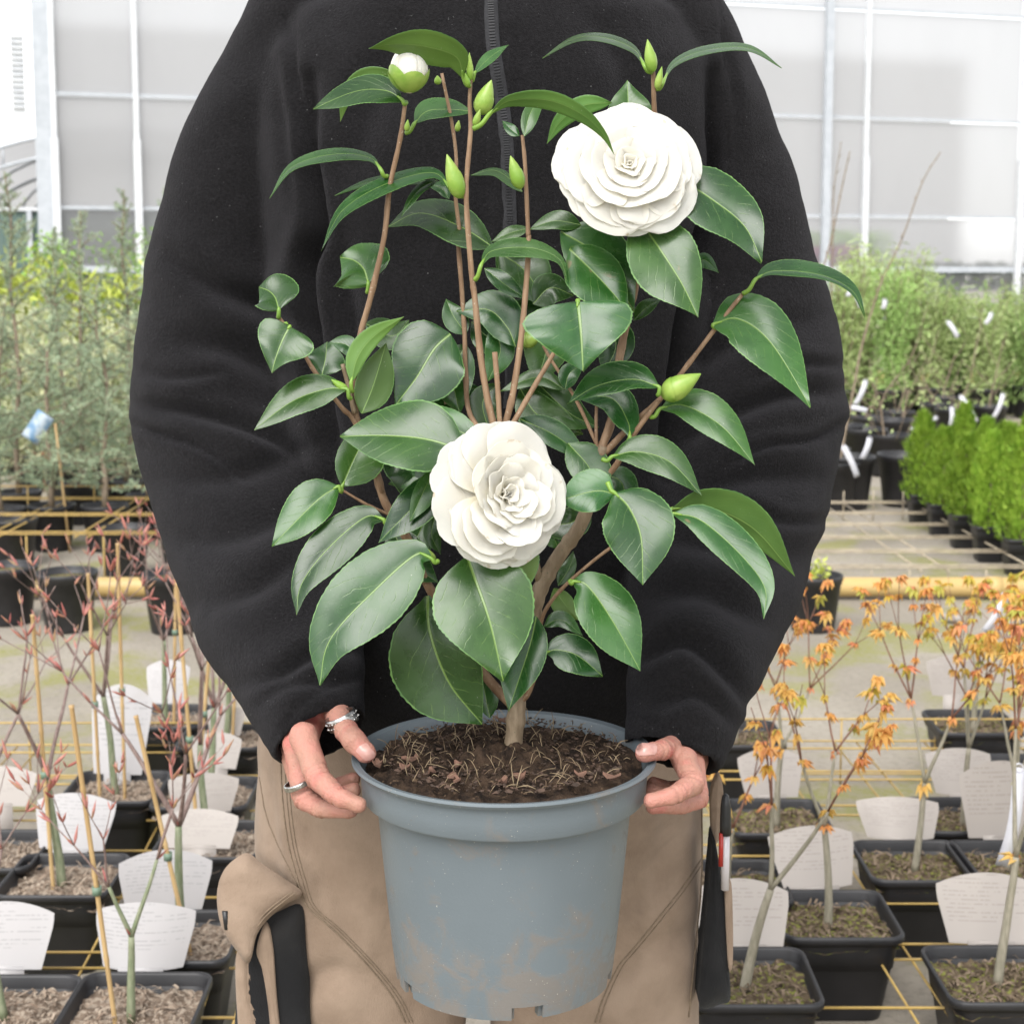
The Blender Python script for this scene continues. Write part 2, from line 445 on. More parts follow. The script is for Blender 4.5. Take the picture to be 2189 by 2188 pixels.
def build_pot():
    h = ZL - ZB
    seg = 144
    mb = MB()
    outer = [(0.1160, h), (0.1166, h - 0.0022), (0.1148, h - 0.0046), (0.1102, h - 0.0052), (0.1100, h - 0.008),
             (0.1094, h - 0.018), (0.1088, h - 0.0290), (0.1082, h - 0.0300), (0.0984, h - 0.0303), (0.0978, h - 0.034)]
    zt = h - 0.034
    for k in range(1, 9):
        f = k / 9; outer.append((0.0978 + (0.0855 - 0.0978) * f, zt + (0.010 - zt) * f))
    outer.append((0.0850, 0.010)); 
    inner = [(0.0815, 0.012), (0.0950, h - 0.04), (0.1035, h - 0.027), (0.1065, h - 0.008), (0.1110, h - 0.001)]
    prof = outer + [(0.0815, 0.010)] + inner
    vs_, fs_ = lathe(prof, seg, close=False)
    n = len(prof)
    for k in range(seg):
        k2 = (k + 1) % seg
        fs_.append(((n - 1) * seg + k, (n - 1) * seg + k2, k2, k))
    mb.add(vs_, fs_)
    # floor of the pot and the foot ring with its drainage notches
    v2, f2 = lathe([(0.0, 0.0105), (0.083, 0.0105), (0.083, 0.0125), (0.0, 0.0125)], 48, close=False); mb.add(v2, f2)
    def arc(a0, a1, z0, z1, r0, r1):
        ns = max(2, int(abs(a1 - a0) / 3)); vs_ = []; fs_ = []
        for i in range(ns + 1):
            a = math.radians(a0 + (a1 - a0) * i / ns)
            for r, z in ((r0[0], z0), (r0[1], z1), (r1[1], z1), (r1[0], z0)):
                vs_.append((r * math.cos(a), r * math.sin(a), z))
        for i in range(ns):
            for j in range(4):
                j2 = (j + 1) % 4; fs_.append((i * 4 + j, i * 4 + j2, i * 4 + 4 + j2, i * 4 + 4 + j))
        fs_.append((0, 3, 2, 1)); fs_.append((ns * 4, ns * 4 + 1, ns * 4 + 2, ns * 4 + 3)); mb.add(vs_, fs_)
    notches = [(-152, -144), (-86, -70), (-22, -12), (28, 38), (85, 95), (140, 150), (192, 200)]
    gaps = sorted([((a % 360), (b % 360)) for a, b in notches])
    for i in range(len(gaps)):
        a0 = gaps[i][1]; a1 = gaps[(i + 1) % len(gaps)][0]
        if a1 < a0: a1 += 360
        arc(a0, a1, 0.0, 0.0105, (0.0838, 0.0852), (0.0815, 0.0815))
        for e in (a0, a1):                       # short inner tongues beside each notch
            arc(e - 1.5, e + 1.5, -0.001, 0.0105, (0.0790, 0.0812), (0.072, 0.074))
    return mb.build('pot', M['pot'], plant, sharp=28)
build_pot()

ZS = ZL - 0.0062 - ZB                         # soil level, from the pot's foot
def soil_disc():
    vs_ = []; fs_ = []; nr = 26; seg = 96
    rnd = random.Random(3)
    from mathutils import noise as mn
    vs_.append((0, 0, ZS))
    for i in range(1, nr + 1):
        r = 0.1055 * i / nr
        for k in range(seg):
            a = 2 * math.pi * k / seg
            x, y = r * math.cos(a), r * math.sin(a)
            z = ZS - 0.003 + 0.009 * (1 - (r / 0.1) ** 2) + 0.006 * mn.noise((x * 35, y * 35, 1)) + 0.0065 * mn.noise((x * 95, y * 95, 5)) + 0.0045 * mn.noise((x * 220, y * 220, 9))
            z += 0.010 * math.exp(-((x - 0.005) ** 2 + y ** 2) / 0.0006)
            vs_.append((x, y, z))
    for k in range(seg):
        fs_.append((0, 1 + k, 1 + (k + 1) % seg))
    for i in range(nr - 1):
        for k in range(seg):
            k2 = (k + 1) % seg
            fs_.append((1 + i * seg + k, 1 + (i + 1) * seg + k, 1 + (i + 1) * seg + k2, 1 + i * seg + k2))
    mb = MB(); mb.add(vs_, fs_)
    return mb.build('soil', M['soil'], plant)
soil_disc()
def soil_bits():
    rnd = random.Random(5)
    mb = MB()
    for i in range(270):                         # pale root fibres
        r = 0.094 * math.sqrt(rnd.random()); a = rnd.random() * 6.283
        p = Vector((r * math.cos(a), r * math.sin(a), ZS + 0.007 + rnd.random() * 0.004))
        L = rnd.uniform(0.003, 0.017) ; d = Vector((rnd.uniform(-1, 1), rnd.uniform(-1, 1), rnd.uniform(-0.2, 0.75))).normalized()
        q = p + d * L * 0.5 + Vector((rnd.uniform(-1, 1), rnd.uniform(-1, 1), rnd.uniform(-0.3, 0.6))) * 0.0012
        e = p + d * L
        if math.hypot(e.x, e.y) > 0.104: continue
        mb.tube([p - Vector((0, 0, 0.003)), q, e], [0.00036, 0.00032, 0.00015], 4, smooth=2)
    tag(mb.build('root_fibre', M['fibre'], plant), kind='stuff')
    mb = MB()
    for i in range(1100):                         # crumbs of bark and peat
        r = 0.094 * math.sqrt(rnd.random()); a = rnd.random() * 6.283
        if i < 40: r = rnd.uniform(0.08, 0.095); a = rnd.uniform(-2.7, -0.4)
        s = rnd.uniform(0.0008, 0.0024) if i > 30 else rnd.uniform(0.0024, 0.0045)
        c = Vector((r * math.cos(a), r * math.sin(a), ZS + 0.006 + s * 0.2))
        R = Matrix.Rotation(rnd.random() * 6.28, 3, 'Z') @ Matrix.Rotation(rnd.uniform(-0.7, 0.7), 3, 'X')
        pts = []
        for (x, y, z) in ((-1, 0, 0), (1, 0, 0), (0, -.6, 0), (0, .6, 0), (0, 0, -.4), (0, 0, .4), (.6, .45, .2), (-.6, -.45, .2)):
            pts.append(c + R @ (Vector((x, y, z)) * s * rnd.uniform(0.8, 1.2)))
        mb.add(pts, [(0, 2, 5), (2, 1, 5), (1, 6, 5), (6, 3, 5), (3, 0, 5), (2, 0, 4), (1, 2, 4), (3, 1, 4), (0, 3, 4), (0, 7, 2)])
    tag(mb.build('soil_crumb', M['bark_chip'], plant, smooth=False), kind='stuff')
soil_bits()
rq = random.Random(77)
for i in range(13):                              # larger reddish bark chips, thickest along the near rim
    a = rq.uniform(-2.9, -0.25) if i < 9 else rq.random() * 6.28
    r = rq.uniform(.070, .100) if i < 9 else rq.uniform(.03, .09)
    s_ = rq.uniform(.004, .0075); mbq = MB(); n_ = 7; up_, lo_ = [], []
    for k_ in range(n_):
        b_ = 6.283 * k_ / n_; q_ = s_ * rq.uniform(.65, 1.1)
        up_.append(Vector((q_ * math.cos(b_), q_ * .6 * math.sin(b_), .0016 + .0022 * math.cos(b_ * 2)))); lo_.append(up_[-1] * 1.02 - Vector((0, 0, .002)))
    R_ = Matrix.Rotation(rq.random() * 6.28, 3, 'Z') @ Matrix.Rotation(rq.uniform(-.5, .5), 3, 'X')
    mbq.add([R_ @ p for p in up_ + lo_], [tuple(range(n_)), tuple(range(2 * n_ - 1, n_ - 1, -1))] + [(k_, n_ + k_, n_ + (k_ + 1) % n_, (k_ + 1) % n_) for k_ in range(n_)])
    o_ = mbq.build('bark_chip', M['bark_chip_big'], plant, smooth=False); o_.location = (r * math.cos(a), r * math.sin(a), ZS + .0075)

# ---- stems: (zone, x, y) points in the photo with a distance for each
YP = 1.15
def Z3(z, x, y, dy=0.0):
    u, v = zn(z, x, y); return W(u, v, YP + dy)
def stem(name, pts, r0, r1, mat, seg=10, n=5):
    """pts: (zone,x,y,dy cm); radii in photo pixels"""
    P = [Z3(p[0], p[1], p[2], p[3] / 100) for p in pts]
    k = len(P)
    R = [(r0 + (r1 - r0) * i / (k - 1)) * P[i].y / FPX for i in range(k)]
    P2, R2 = crom(P, R, n)
    rnd = random.Random(name + str(k) + str(pts[0]))
    R2 = [r * (1 + rnd.uniform(-0.06, 0.06)) for r in R2]
    for nd in range(2, len(R2) - 2, 7): R2[nd] *= 1.13      # nodes
    mb = MB(); mb.tube([p - PO for p in P2], R2, seg)
    return mb.build(name, mat, plant)
soilpt = (0, 1096, 1606, 0)
stem('trunk', [(0, 1092, 1640, 0), (0, 1096, 1600, 0), (0, 1104, 1524, 0), (7, 30, 1800, 0), (7, 100, 1500, -0.5), (7, 150, 1230, -1), (7, 230, 1050, -1), (7, 330, 890, -1), (7, 450, 720, -1), (7, 540, 480, -1), (7, 570, 330, -1), (7, 610, 170, -1)], 22, 12, M['trunk'], 14)
stem('branch', [(7, 590, 260, -1), (4, 1090, 1450, -1), (4, 1150, 1270, -0.5), (4, 1205, 850, 0.5), (4, 1270, 540, 1), (4, 1320, 330, 1), (2, 1260, 1300, 0), (2, 1285, 900, 0), (2, 1280, 690, -0.5), (2, 1275, 495, -1)], 11, 4.5, M['stem'])
stem('branch', [(7, 580, 200, -1), (4, 1040, 1430, -1), (4, 900, 1130, -0.5), (4, 730, 860, 0), (4, 680, 770, 0.5)], 4.5, 3.2, M['stem'])
stem('branch', [(7, 570, 190, -1), (4, 1045, 1400, -1), (4, 1045, 1220, -0.5), (4, 1060, 1000, 0)], 4.2, 3.2, M['stem'])
stem('branch', [(7, 600, 240, -1), (4, 1300, 1300, -1.5), (4, 1480, 1140, -2), (5, 350, 1270, -1.5), (5, 620, 915, -1), (5, 765, 735, -0.5)], 7, 4.2, M['stem'])
stem('branch', [(7, 560, 460, -1), (7, 700, 300, -2), (7, 800, 120, -2.5), (4, 1470, 1150, -3)], 7, 5.5, M['stem'])
stem('branch', [(7, 180, 1110, -1), (4, 500, 1900, -2), (4, 400, 1640, -3), (4, 385, 1370, -3)], 10, 10, M['trunk'])
stem('branch', [(4, 380, 1400, -3), (4, 345, 1330, -3), (4, 300, 1150, -3), (4, 250, 850, -3), (4, 210, 450, -3), (4, 190, 300, -3), (1, 1605, 1500, -3), (1, 1600, 1250, -3), (1, 1628, 900, -2.5), (1, 1622, 700, -2.5), (1, 1630, 545, -2.5)], 8.5, 4, M['stem'])
stem('branch', [(4, 395, 1400, -3), (4, 415, 1320, -3), (4, 470, 1100, -3), (4, 530, 700, -2.5), (4, 570, 250, -2), (4, 580, 20, -2), (2, 415, 1600, -2), (2, 395, 1150, -2), (2, 375, 930, -2)], 8.5, 3.8, M['stem'])
stem('branch', [(4, 410, 1400, -3), (4, 450, 1340, -3), (4, 600, 1080, -2.5), (4, 770, 790, -2), (4, 900, 560, -2)], 7, 4.5, M['stem'])
stem('cut_stub', [(4, 390, 1390, -3.3), (4, 378, 1250, -3.3), (4, 368, 1080, -3.3), (4, 346, 812, -3.3)], 5.5, 6, M['stem'])
stem('branch', [(4, 385, 1500, -2), (4, 180, 1250, 1), (3, 1755, 950, 2), (3, 1748, 700, 2), (3, 1730, 400, 2), (3, 1705, 60, 2), (1, 1560, 1650, 2), (1, 1522, 1330, 1.5), (1, 1530, 1100, 1), (1, 1500, 850, 1), (1, 1430, 505, 0.5)], 6, 3.5, M['stem'])
stem('branch', [(3, 1620, 1170, 3), (3, 1590, 1000, 3), (3, 1565, 700, 3), (3, 1560, 640, 3)], 3.5, 2.5, M['trunk'])
stem('branch', [(0, 1106, 1520, 0.5), (6, 1500, 1500, 0.5), (6, 1170, 960, 0), (6, 1040, 660, -0.5), (6, 880, 400, -0.5), (6, 820, 200, -0.5), (3, 1090, 1500, -0.5), (3, 1000, 1250, -0.8), (3, 990, 1000, -1), (3, 1030, 700, -1), (3, 1100, 440, -1.3), (3, 1195, 20, -1.5), (1, 1070, 1300, -1.5), (1, 1145, 950, -1.8), (1, 1180, 690, -2)], 11, 4.6, M['stem'])
stem('branch', [(6, 860, 330, -0.7), (3, 1000, 1310, -1), (3, 900, 1190, -1.5), (3, 720, 950, -2), (3, 640, 820, -2.2), (3, 505, 620, -2.5), (3, 470, 570, -2.5)], 5.5, 3.6, M['stem'])
stem('cut_stub', [(3, 990, 1230, -1.2), (3, 962, 1100, -1.5), (3, 908, 895, -1.8)], 6, 4.5, M['trunk'])
stem('branch', [(6, 960, 520, -0.7), (6, 890, 475, -1), (6, 750, 410, -1.5), (6, 575, 308, -2)], 4, 2.8, M['stem'])
stem('branch', [(0, 1108, 1500, 0), (7, 90, 1880, -0.5), (7, 150, 1700, -1), (7, 172, 1430, -1.5), (7, 230, 1270, -2), (7, 390, 1090, -2.5), (7, 690, 850, -3), (7, 1000, 690, -3)], 6, 3, M['stem'])

# ---- leaves
LPROF = [(0, .05), (.03, .18), (.08, .42), (.16, .70), (.27, .91), (.40, 1.0), (.52, .965), (.64, .84), (.75, .64), (.84, .42), (.91, .235), (.96, .105), (1, .012)]
LV = [a for a, b in LPROF]; LW = [b for a, b in LPROF]
CROSS = [-1, -.965, -.72, -.42, -.14, -.03, .03, .14, .42, .72, .965, 1]
leaf_n = [0]
def leaf(zone, path, a, b, n=(0, .7), dy=0.0, under=False, attach=None, peak=1.0, fold=0.12, curl=0.10):
    """a leaf whose midrib runs through the given points of the photo and whose blade lies along a plane of slope n"""
    leaf_n[0] += 1; a *= 1.06; b *= 1.06
    rnd = random.Random(leaf_n[0] * 13 + 1)
    Yb = YP + dy / 100
    u0, v0 = zn(zone, *path[0]); Bp = W(u0, v0, Yb)
    nv = Vector((n[0], -1.0, n[1])); C = Vector((0, 0, CH))
    def on(x, y):
        u, v = zn(zone, x, y); d = Vector(ray(u, v))
        return C + d * (nv.dot(Bp - C) / nv.dot(d))
    nn = nv.normalized()
    P2 = [Vector((p[0], p[1], 0)) for p in path]
    if len(P2) == 2: P2.insert(1, (P2[0] + P2[1]) / 2)
    c2, _ = crom(P2, 1.0, 14)
    # even steps by length
    cl = [0]
    for i in range(1, len(c2)): cl.append(cl[-1] + (c2[i] - c2[i - 1]).length)
    NS = 44
    st = []
    for i in range(NS + 1):
        L = cl[-1] * i / NS
        j = 1
        while j < len(cl) - 1 and cl[j] < L: j += 1
        t = (L - cl[j - 1]) / max(cl[j] - cl[j - 1], 1e-9)
        st.append(c2[j - 1].lerp(c2[j], t))
    chord = (st[-1] - st[0]).normalized()
    flip = -1 if under else 1
    vs_ = []; uvs = []
    wmax = max(a, b)
    ph = rnd.random() * 6.28
    Len = (on(*st[-1][:2]) - on(*st[0][:2])).length
    top = []
    for i in range(NS + 1):
        t = i / NS
        tg = (st[min(i + 1, NS)] - st[max(i - 1, 0)]).normalized()
        tg = (tg * 0.75 + chord * 0.25).normalized()
        pr = Vector((-tg.y, tg.x, 0))
        wv = np.interp(t ** peak, LV, LW)
        ser = 1.0 + (0.010 if i % 2 else -0.008) * (1 if 3 < i < NS - 1 else 0)
        for s in CROSS:
            hw = a if s > 0 else b
            sw = s * hw * wv * (ser if abs(s) == 1 else 1.0)
            q = st[i] + pr * sw
            p = on(q.x, q.y)
            sc = wmax / 3.218 * Yb / FPX
            off = sc * wv * (fold * abs(s) * 2.2 - fold * 1.6 * s * s) + sc * 0.07 * math.sin(t * 9 + ph + (2 if s > 0 else 0)) * abs(s) + sc * 0.05 * math.sin(t * 5 + ph * 2) * s
            off -= curl * Len * (t - 0.35) ** 2 * (1.6 if t > 0.35 else 0.8)
            p = p + nn * off * flip
            vs_.append(p - PO); uvs.append((0.5 + 0.5 * s * wv * hw / wmax, t))
    K = len(CROSS)
    mb = MB()
    fs_ = []; mi = []
    nb = len(vs_)
    lo = []
    for i in range(NS + 1):
        for k in range(K):
            p = vs_[i * K + k]; inner = 0.00045 if 0 < k < K - 1 else 0.0002
            lo.append(p - nn * flip * inner)
    for i in range(NS):
        for k in range(K - 1):
            f = (i * K + k, i * K + k + 1, (i + 1) * K + k + 1, (i + 1) * K + k)
            edge = k == 0 or k == K - 2
            p0, p1, p3 = vs_[f[0]], vs_[f[1]], vs_[f[3]]
            fs_.append(f); mi.append(2 if edge else 0)
            fs_.append(tuple(nb + j for j in reversed(f))); mi.append(2 if edge else 1)
    # orientation: the upper side looks along nn*flip
    f = fs_[(NS // 2) * (K - 1) * 2 + (K // 2 - 1) * 2]
    q = vs_[f[0]], vs_[f[1]], vs_[f[2]]
    if (q[1] - q[0]).cross(q[2] - q[1]).dot(nn * flip) < 0:
        fs_ = [tuple(reversed(x)) for x in fs_]
    mb.v = [tuple(p) for p in vs_ + lo]; mb.f = fs_; mb.m = mi
    uv_all = uvs + uvs
    if attach is not None:
        az_, ax, ay = attach if len(attach) == 3 else (zone, attach[0], attach[1])
        ua, va = zn(az_, ax, ay)
        Pa = W(ua, va, Yb + 0.004) - PO
        P0 = vs_[K // 2]; P1 = vs_[3 * K + K // 2]
        mid = (Pa + P0) / 2 + Vector((0, -0.001, -0.002))
        tv, tf = tube_geo(*crom([Pa, mid, P0, P1], [0.0019, 0.0016, 0.0015, 0.0007], 4), 7)
        mb.add(tv, tf, 3); uv_all = uv_all + [(0.5, 0.0)] * len(tv)
    return mb.build('leaf', [M['leaf'], M['leaf_under'], M['leaf_edge'], M['petiole']], plant, uvs=uv_all)

L = leaf
L(1, [(1578, 530), (1530, 390), (1330, 320), (1100, 290), (930, 302)], 105, 118, (0, -1.0), -3, True, (1620, 590))
L(1, [(1652, 505), (1745, 410), (1885, 290)], 34, 36, (-.3, 1.0), -2.5, False, (1630, 558))
L(1, [(1120, 500), (900, 540), (780, 660), (735, 825)], 65, 55, (0, -.5), 0.5, True)
L(1, [(1160, 685), (1050, 625), (850, 625), (548, 718)], 95, 100, (.2, 1.0), -2.5, False, (1185, 705))
L(1, [(1240, 850), (1320, 770), (1450, 750), (1640, 745)], 62, 78, (0, 1.0), 0, False, (1185, 915))
L(1, [(1010, 1160), (930, 1080), (700, 1060), (400, 1130), (240, 1312)], 38, 46, (0, 1.6), -1.5, False, (1055, 1215))
L(1, [(1380, 1255), (1200, 1240), (950, 1240), (690, 1305)], 26, 30, (0, 1.4), 1)
L(1, [(1490, 1290), (1360, 1185), (1020, 1275), (740, 1430), (595, 1662)], 48, 62, (0, 1.4), -2, False, (1580, 1350))
L(1, [(1400, 1235), (1270, 1310), (1150, 1468)], 32, 34, (0, 1.0), 0.5)
L(1, [(1480, 1370), (1430, 1300), (1330, 1262)], 42, 34, (0, .8), 1.5)
L(1, [(1790, 1700), (1560, 1560), (1280, 1455), (1055, 1522)], 118, 128, (0, 1.0), 0.5)
L(3, [(1085, 340), (1055, 245), (985, 180), (890, 148)], 190, 235, (0, .8), -1, False, (1080, 400), 0.85, 0.2)
L(3, [(470, 520), (445, 440), (400, 390), (330, 355)], 170, 150, (0, .9), -3, False, (468, 572), 0.85, 0.2)
L(3, [(545, 635), (500, 720), (455, 830), (418, 942)], 175, 215, (0, .6), -4, False, (515, 615), 0.62, 0.16)
L(3, [(765, 975), (790, 860), (800, 735)], 130, 110, (0, .5), 0)
L(3, [(1010, 840), (930, 760), (805, 745)], 62, 60, (0, .6), 2)
L(3, [(965, 1025), (1010, 850), (1120, 705), (1322, 572)], 62, 78, (.3, .1), -3, True, (975, 1080))
L(3, [(1040, 1235), (1120, 1040), (1205, 755)], 130, 118, (.2, .2), -2, True)
L(3, [(1650, 685), (1540, 790), (1420, 980), (1268, 1165)], 250, 270, (0, .5), 1.5, False, None, 0.85)
L(3, [(940, 1065), (800, 1065), (560, 1150), (295, 1322)], 115, 108, (0, .8), -4, False, (962, 1130))
L(3, [(905, 1735), (985, 1550), (1060, 1400), (1120, 1240)], 195, 120, (.2, .3), -2, False, (900, 1765))
L(3, [(1755, 1490), (1500, 1415), (1200, 1380), (885, 1362)], 235, 230, (0, .8), -7, False, (1865, 1435))
L(3, [(1865, 1430), (1700, 1350), (1500, 1260), (1260, 1150)], 110, 130, (0, .7), -5, False)
L(6, [(560, 285), (440, 360), (260, 530), (95, 682)], 150, 138, (0, .7), -3, False, (580, 312))
L(6, [(870, 512), (740, 500), (480, 720), (300, 950), (262, 1146)], 135, 150, (0, .7), -4, False, (884, 520))
L(6, [(1195, 778), (1090, 755), (830, 980), (500, 1330), (420, 1635)], 245, 245, (0, .55), -7, False, (1245, 800))
L(6, [(1445, 770), (1490, 900), (1600, 1220), (1692, 1612)], 340, 330, (0, .55), -7, False, None, 0.9)
L(6, [(1170, 1040), (1190, 1300), (1320, 1640), (1545, 1930)], 330, 270, (0, .15), -2, False, None, 1.15)
L(6, [(1920, 1180), (1870, 1400), (1730, 1812)], 170, 125, (0, .8), -4)
L(6, [(1600, 1880), (1565, 1700), (1520, 1480)], 85, 70, (0, .2), 0.5)
L(6, [(1270, 185), (1120, 380), (830, 662)], 120, 140, (0, .5), -3)
L(6, [(1215, 165), (1140, 330), (1045, 530)], 62, 85, (0, .4), -4)
L(6, [(1690, 600), (1745, 800), (1817, 1060)], 230, 190, (0, .3), -5.5, True)
L(6, [(1230, 470), (1200, 620), (1260, 755)], 55, 62, (0, .2), 1)
L(6, [(600, 870), (535, 940), (490, 1035)], 26, 36, (0, .4), -1)
L(6, [(1250, 160), (1080, 220), (900, 265)], 95, 90, (0, .4), 2)
L(7, [(690, 490), (790, 600), (870, 800), (885, 1112)], 235, 240, (0, .55), -7, False, (640, 420), 0.95)
L(7, [(690, 500), (560, 480), (300, 540)], 150, 140, (0, .5), -5)
L(7, [(1075, 600), (1320, 590), (1640, 730), (1917, 1032)], 95, 150, (0, -.35), -4, True, (1010, 680))
L(7, [(1085, 632), (1280, 680), (1560, 920), (1725, 1130), (1725, 1327)], 118, 135, (0, .8), -6, False, (1005, 690))
L(7, [(405, 1098), (500, 1130), (660, 1350), (868, 1702)], 195, 190, (0, .6), -4.5, False, (380, 1095))
L(7, [(215, 1590), (290, 1572), (430, 1610), (607, 1742)], 130, 125, (0, .7), -3.5, False, (170, 1615))
L(7, [(200, 1410), (320, 1365), (470, 1470)], 46, 58, (0, .6), 0)
L(7, [(270, 1150), (340, 1250), (440, 1370)], 85, 65, (0, .3), 1.5, True)
L(7, [(670, 240), (840, 210), (1070, 280), (1292, 492)], 112, 118, (0, .7), -4, False, (605, 262))
L(5, [(195, 1520), (360, 1500), (620, 1640), (855, 1885)], 108, 135, (0, .8), -3, False, (130, 1582))
L(5, [(560, 940), (730, 905), (950, 1060), (1240, 1480)], 190, 190, (0, .8), -1.5, False, (600, 955), 0.85)
L(5, [(850, 632), (980, 575), (1300, 600), (1520, 690), (1616, 845)], 38, 75, (0, 1.6), -1, False, (768, 732), 0.9)
L(5, [(40, 200), (210, 450), (350, 660), (463, 868)], 245, 205, (0, .6), -4)
L(5, [(290, -90), (560, 90), (780, 260), (906, 476)], 200, 195, (0, .7), -3, False, None, 0.95)
L(5, [(430, 565), (500, 500), (602, 582)], 52, 42, (0, .7), -1)
L(5, [(15, 915), (100, 830), (208, 758)], 42, 50, (0, .6), 0)
L(4, [(860, 100), (990, 230), (1150, 390), (1272, 525)], 200, 165, (0, .6), -2)
L(4, [(800, -20), (1050, 150), (1310, 510)], 200, 210, (0, .5), 0)
L(4, [(918, 470), (932, 600), (945, 760), (955, 927)], 375, 345, (0, .5), -6, False, (918, 455), 0.66, 0.14)
L(4, [(250, 215), (330, 115), (600, 95), (790, 160), (845, 297)], 62, 55, (0, 1.1), -4, False, (212, 315))
L(4, [(490, 775), (430, 640), (300, 520), (80, 520)], 150, 118, (0, .4), 0.5)
L(4, [(1478, 1050), (1300, 1000), (1050, 1040), (848, 1142)], 125, 78, (0, .9), -5, False, (1470, 1105))
L(4, [(1275, 1392), (1262, 1290), (1150, 1130), (900, 1110)], 110, 100, (0, .7), -3, False, (1270, 1412))
L(4, [(830, 1065), (860, 960), (960, 890)], 66, 66, (0, .4), -1)
L(4, [(520, 1270), (750, 1380), (1000, 1550)], 82, 95, (0, .4), 0)
L(4, [(835, 1070), (650, 985), (385, 1065)], 56, 56, (0, .7), 1)
L(4, [(300, 1335), (265, 1150), (385, 1015)], 100, 95, (0, .2), 2)
L(2, [(1212, 440), (1140, 335), (950, 262), (740, 252), (514, 352)], 26, 34, (0, 2.2), -1.5, False, (1262, 497))
L(2, [(1345, 555), (1420, 435), (1620, 350), (1930, 310), (2165, 400)], 30, 30, (0, 2.2), -1, False, (1300, 612))
L(2, [(150, 780), (290, 690), (560, 690), (790, 780), (930, 900), (1006, 1032)], 66, 58, (0, -.8), -8.5, True, (40, 885))
L(2, [(390, 935), (430, 780), (532, 622)], 60, 48, (.2, .4), -3)
L(2, [(355, 935), (290, 885), (238, 825)], 34, 34, (0, .6), -2)
L(2, [(1110, 850), (1103, 700), (1098, 545)], 150, 140, (0, .3), 0, False, None, 0.6)
L(2, [(990, 705), (800, 725), (640, 830), (543, 982)], 66, 66, (0, -.3), 0, True)
L(2, [(375, 1312), (300, 1240), (180, 1168), (20, 1182)], 22, 46, (0, 1.4), -1)
L(2, [(780, 1545), (600, 1520), (425, 1565)], 66, 58, (0, .6), 0)
L(2, [(420, 1570), (300, 1600), (165, 1652)], 42, 44, (0, .6), 1)
L(7, [(300, 875), (260, 780), (215, 690)], 46, 66, (0, .3), 1)
L(7, [(300, 1130), (380, 1000), (405, 890)], 46, 52, (0, .3), 1)
L(4, [(610, 480), (730, 370), (890, 420)], 120, 100, (0, .3), 1.5)
L(4, [(275, 235), (420, 350), (570, 440)], 54, 66, (0, .5), 0.5)
L(4, [(150, 690), (60, 560), (10, 440)], 80, 80, (0, .3), 2)
L(4, [(330, 640), (385, 800), (300, 1010)], 100, 95, (0, .2), 2)

# older leaves deep inside the plant
for q in [(4, [(620, 620), (700, 760), (650, 950)], 110, 110, (0, .3), 3), (4, [(120, 820), (60, 960), (90, 1150)], 110, 100, (0, .3), 3), (4, [(560, 1120), (650, 1250), (860, 1330)], 90, 95, (0, .4), 2.5),
          (4, [(700, 1080), (860, 1230), (1000, 1290)], 90, 90, (0, .5), 3), (4, [(1120, 620), (1180, 760), (1120, 900)], 100, 90, (0, .3), 3), (4, [(420, 160), (560, 260), (660, 420)], 110, 120, (0, .4), 3),
          (3, [(1480, 1180), (1620, 1080), (1780, 1060)], 90, 90, (0, .4), 3), (3, [(1120, 640), (1250, 700), (1330, 620)], 70, 70, (0, .5), 2.5), (3, [(1250, 1480), (1380, 1600), (1400, 1800)], 120, 110, (0, .3), 2.5),
          (6, [(960, 640), (1040, 800), (1180, 900)], 90, 100, (0, .4), 1), (6, [(1130, 560), (1050, 700), (900, 780)], 90, 90, (0, .4), 2), (7, [(480, 620), (380, 700), (200, 700)], 70, 80, (0, .4), 2),
          (7, [(640, 380), (740, 430), (760, 600)], 60, 70, (0, .4), 0.5), (4, [(900, 1500), (1010, 1640), (1000, 1800)], 90, 100, (0, .4), -1), (6, [(1600, 1100), (1660, 1300), (1850, 1450)], 110, 100, (0, .2), 1),
          (4, [(500, 500), (590, 600), (640, 760)], 100, 90, (0, .3), 3.5), (4, [(230, 640), (330, 720), (480, 700)], 80, 90, (0, .4), 3.5)]:
    c_ = q[1][len(q[1]) // 2]
    L(q[0], [(c_[0] + (x - c_[0]) * 1.45, c_[1] + (y - c_[1]) * 1.45) for x, y in q[1]], q[2] * 1.4, q[3] * 1.4, q[4], q[5])

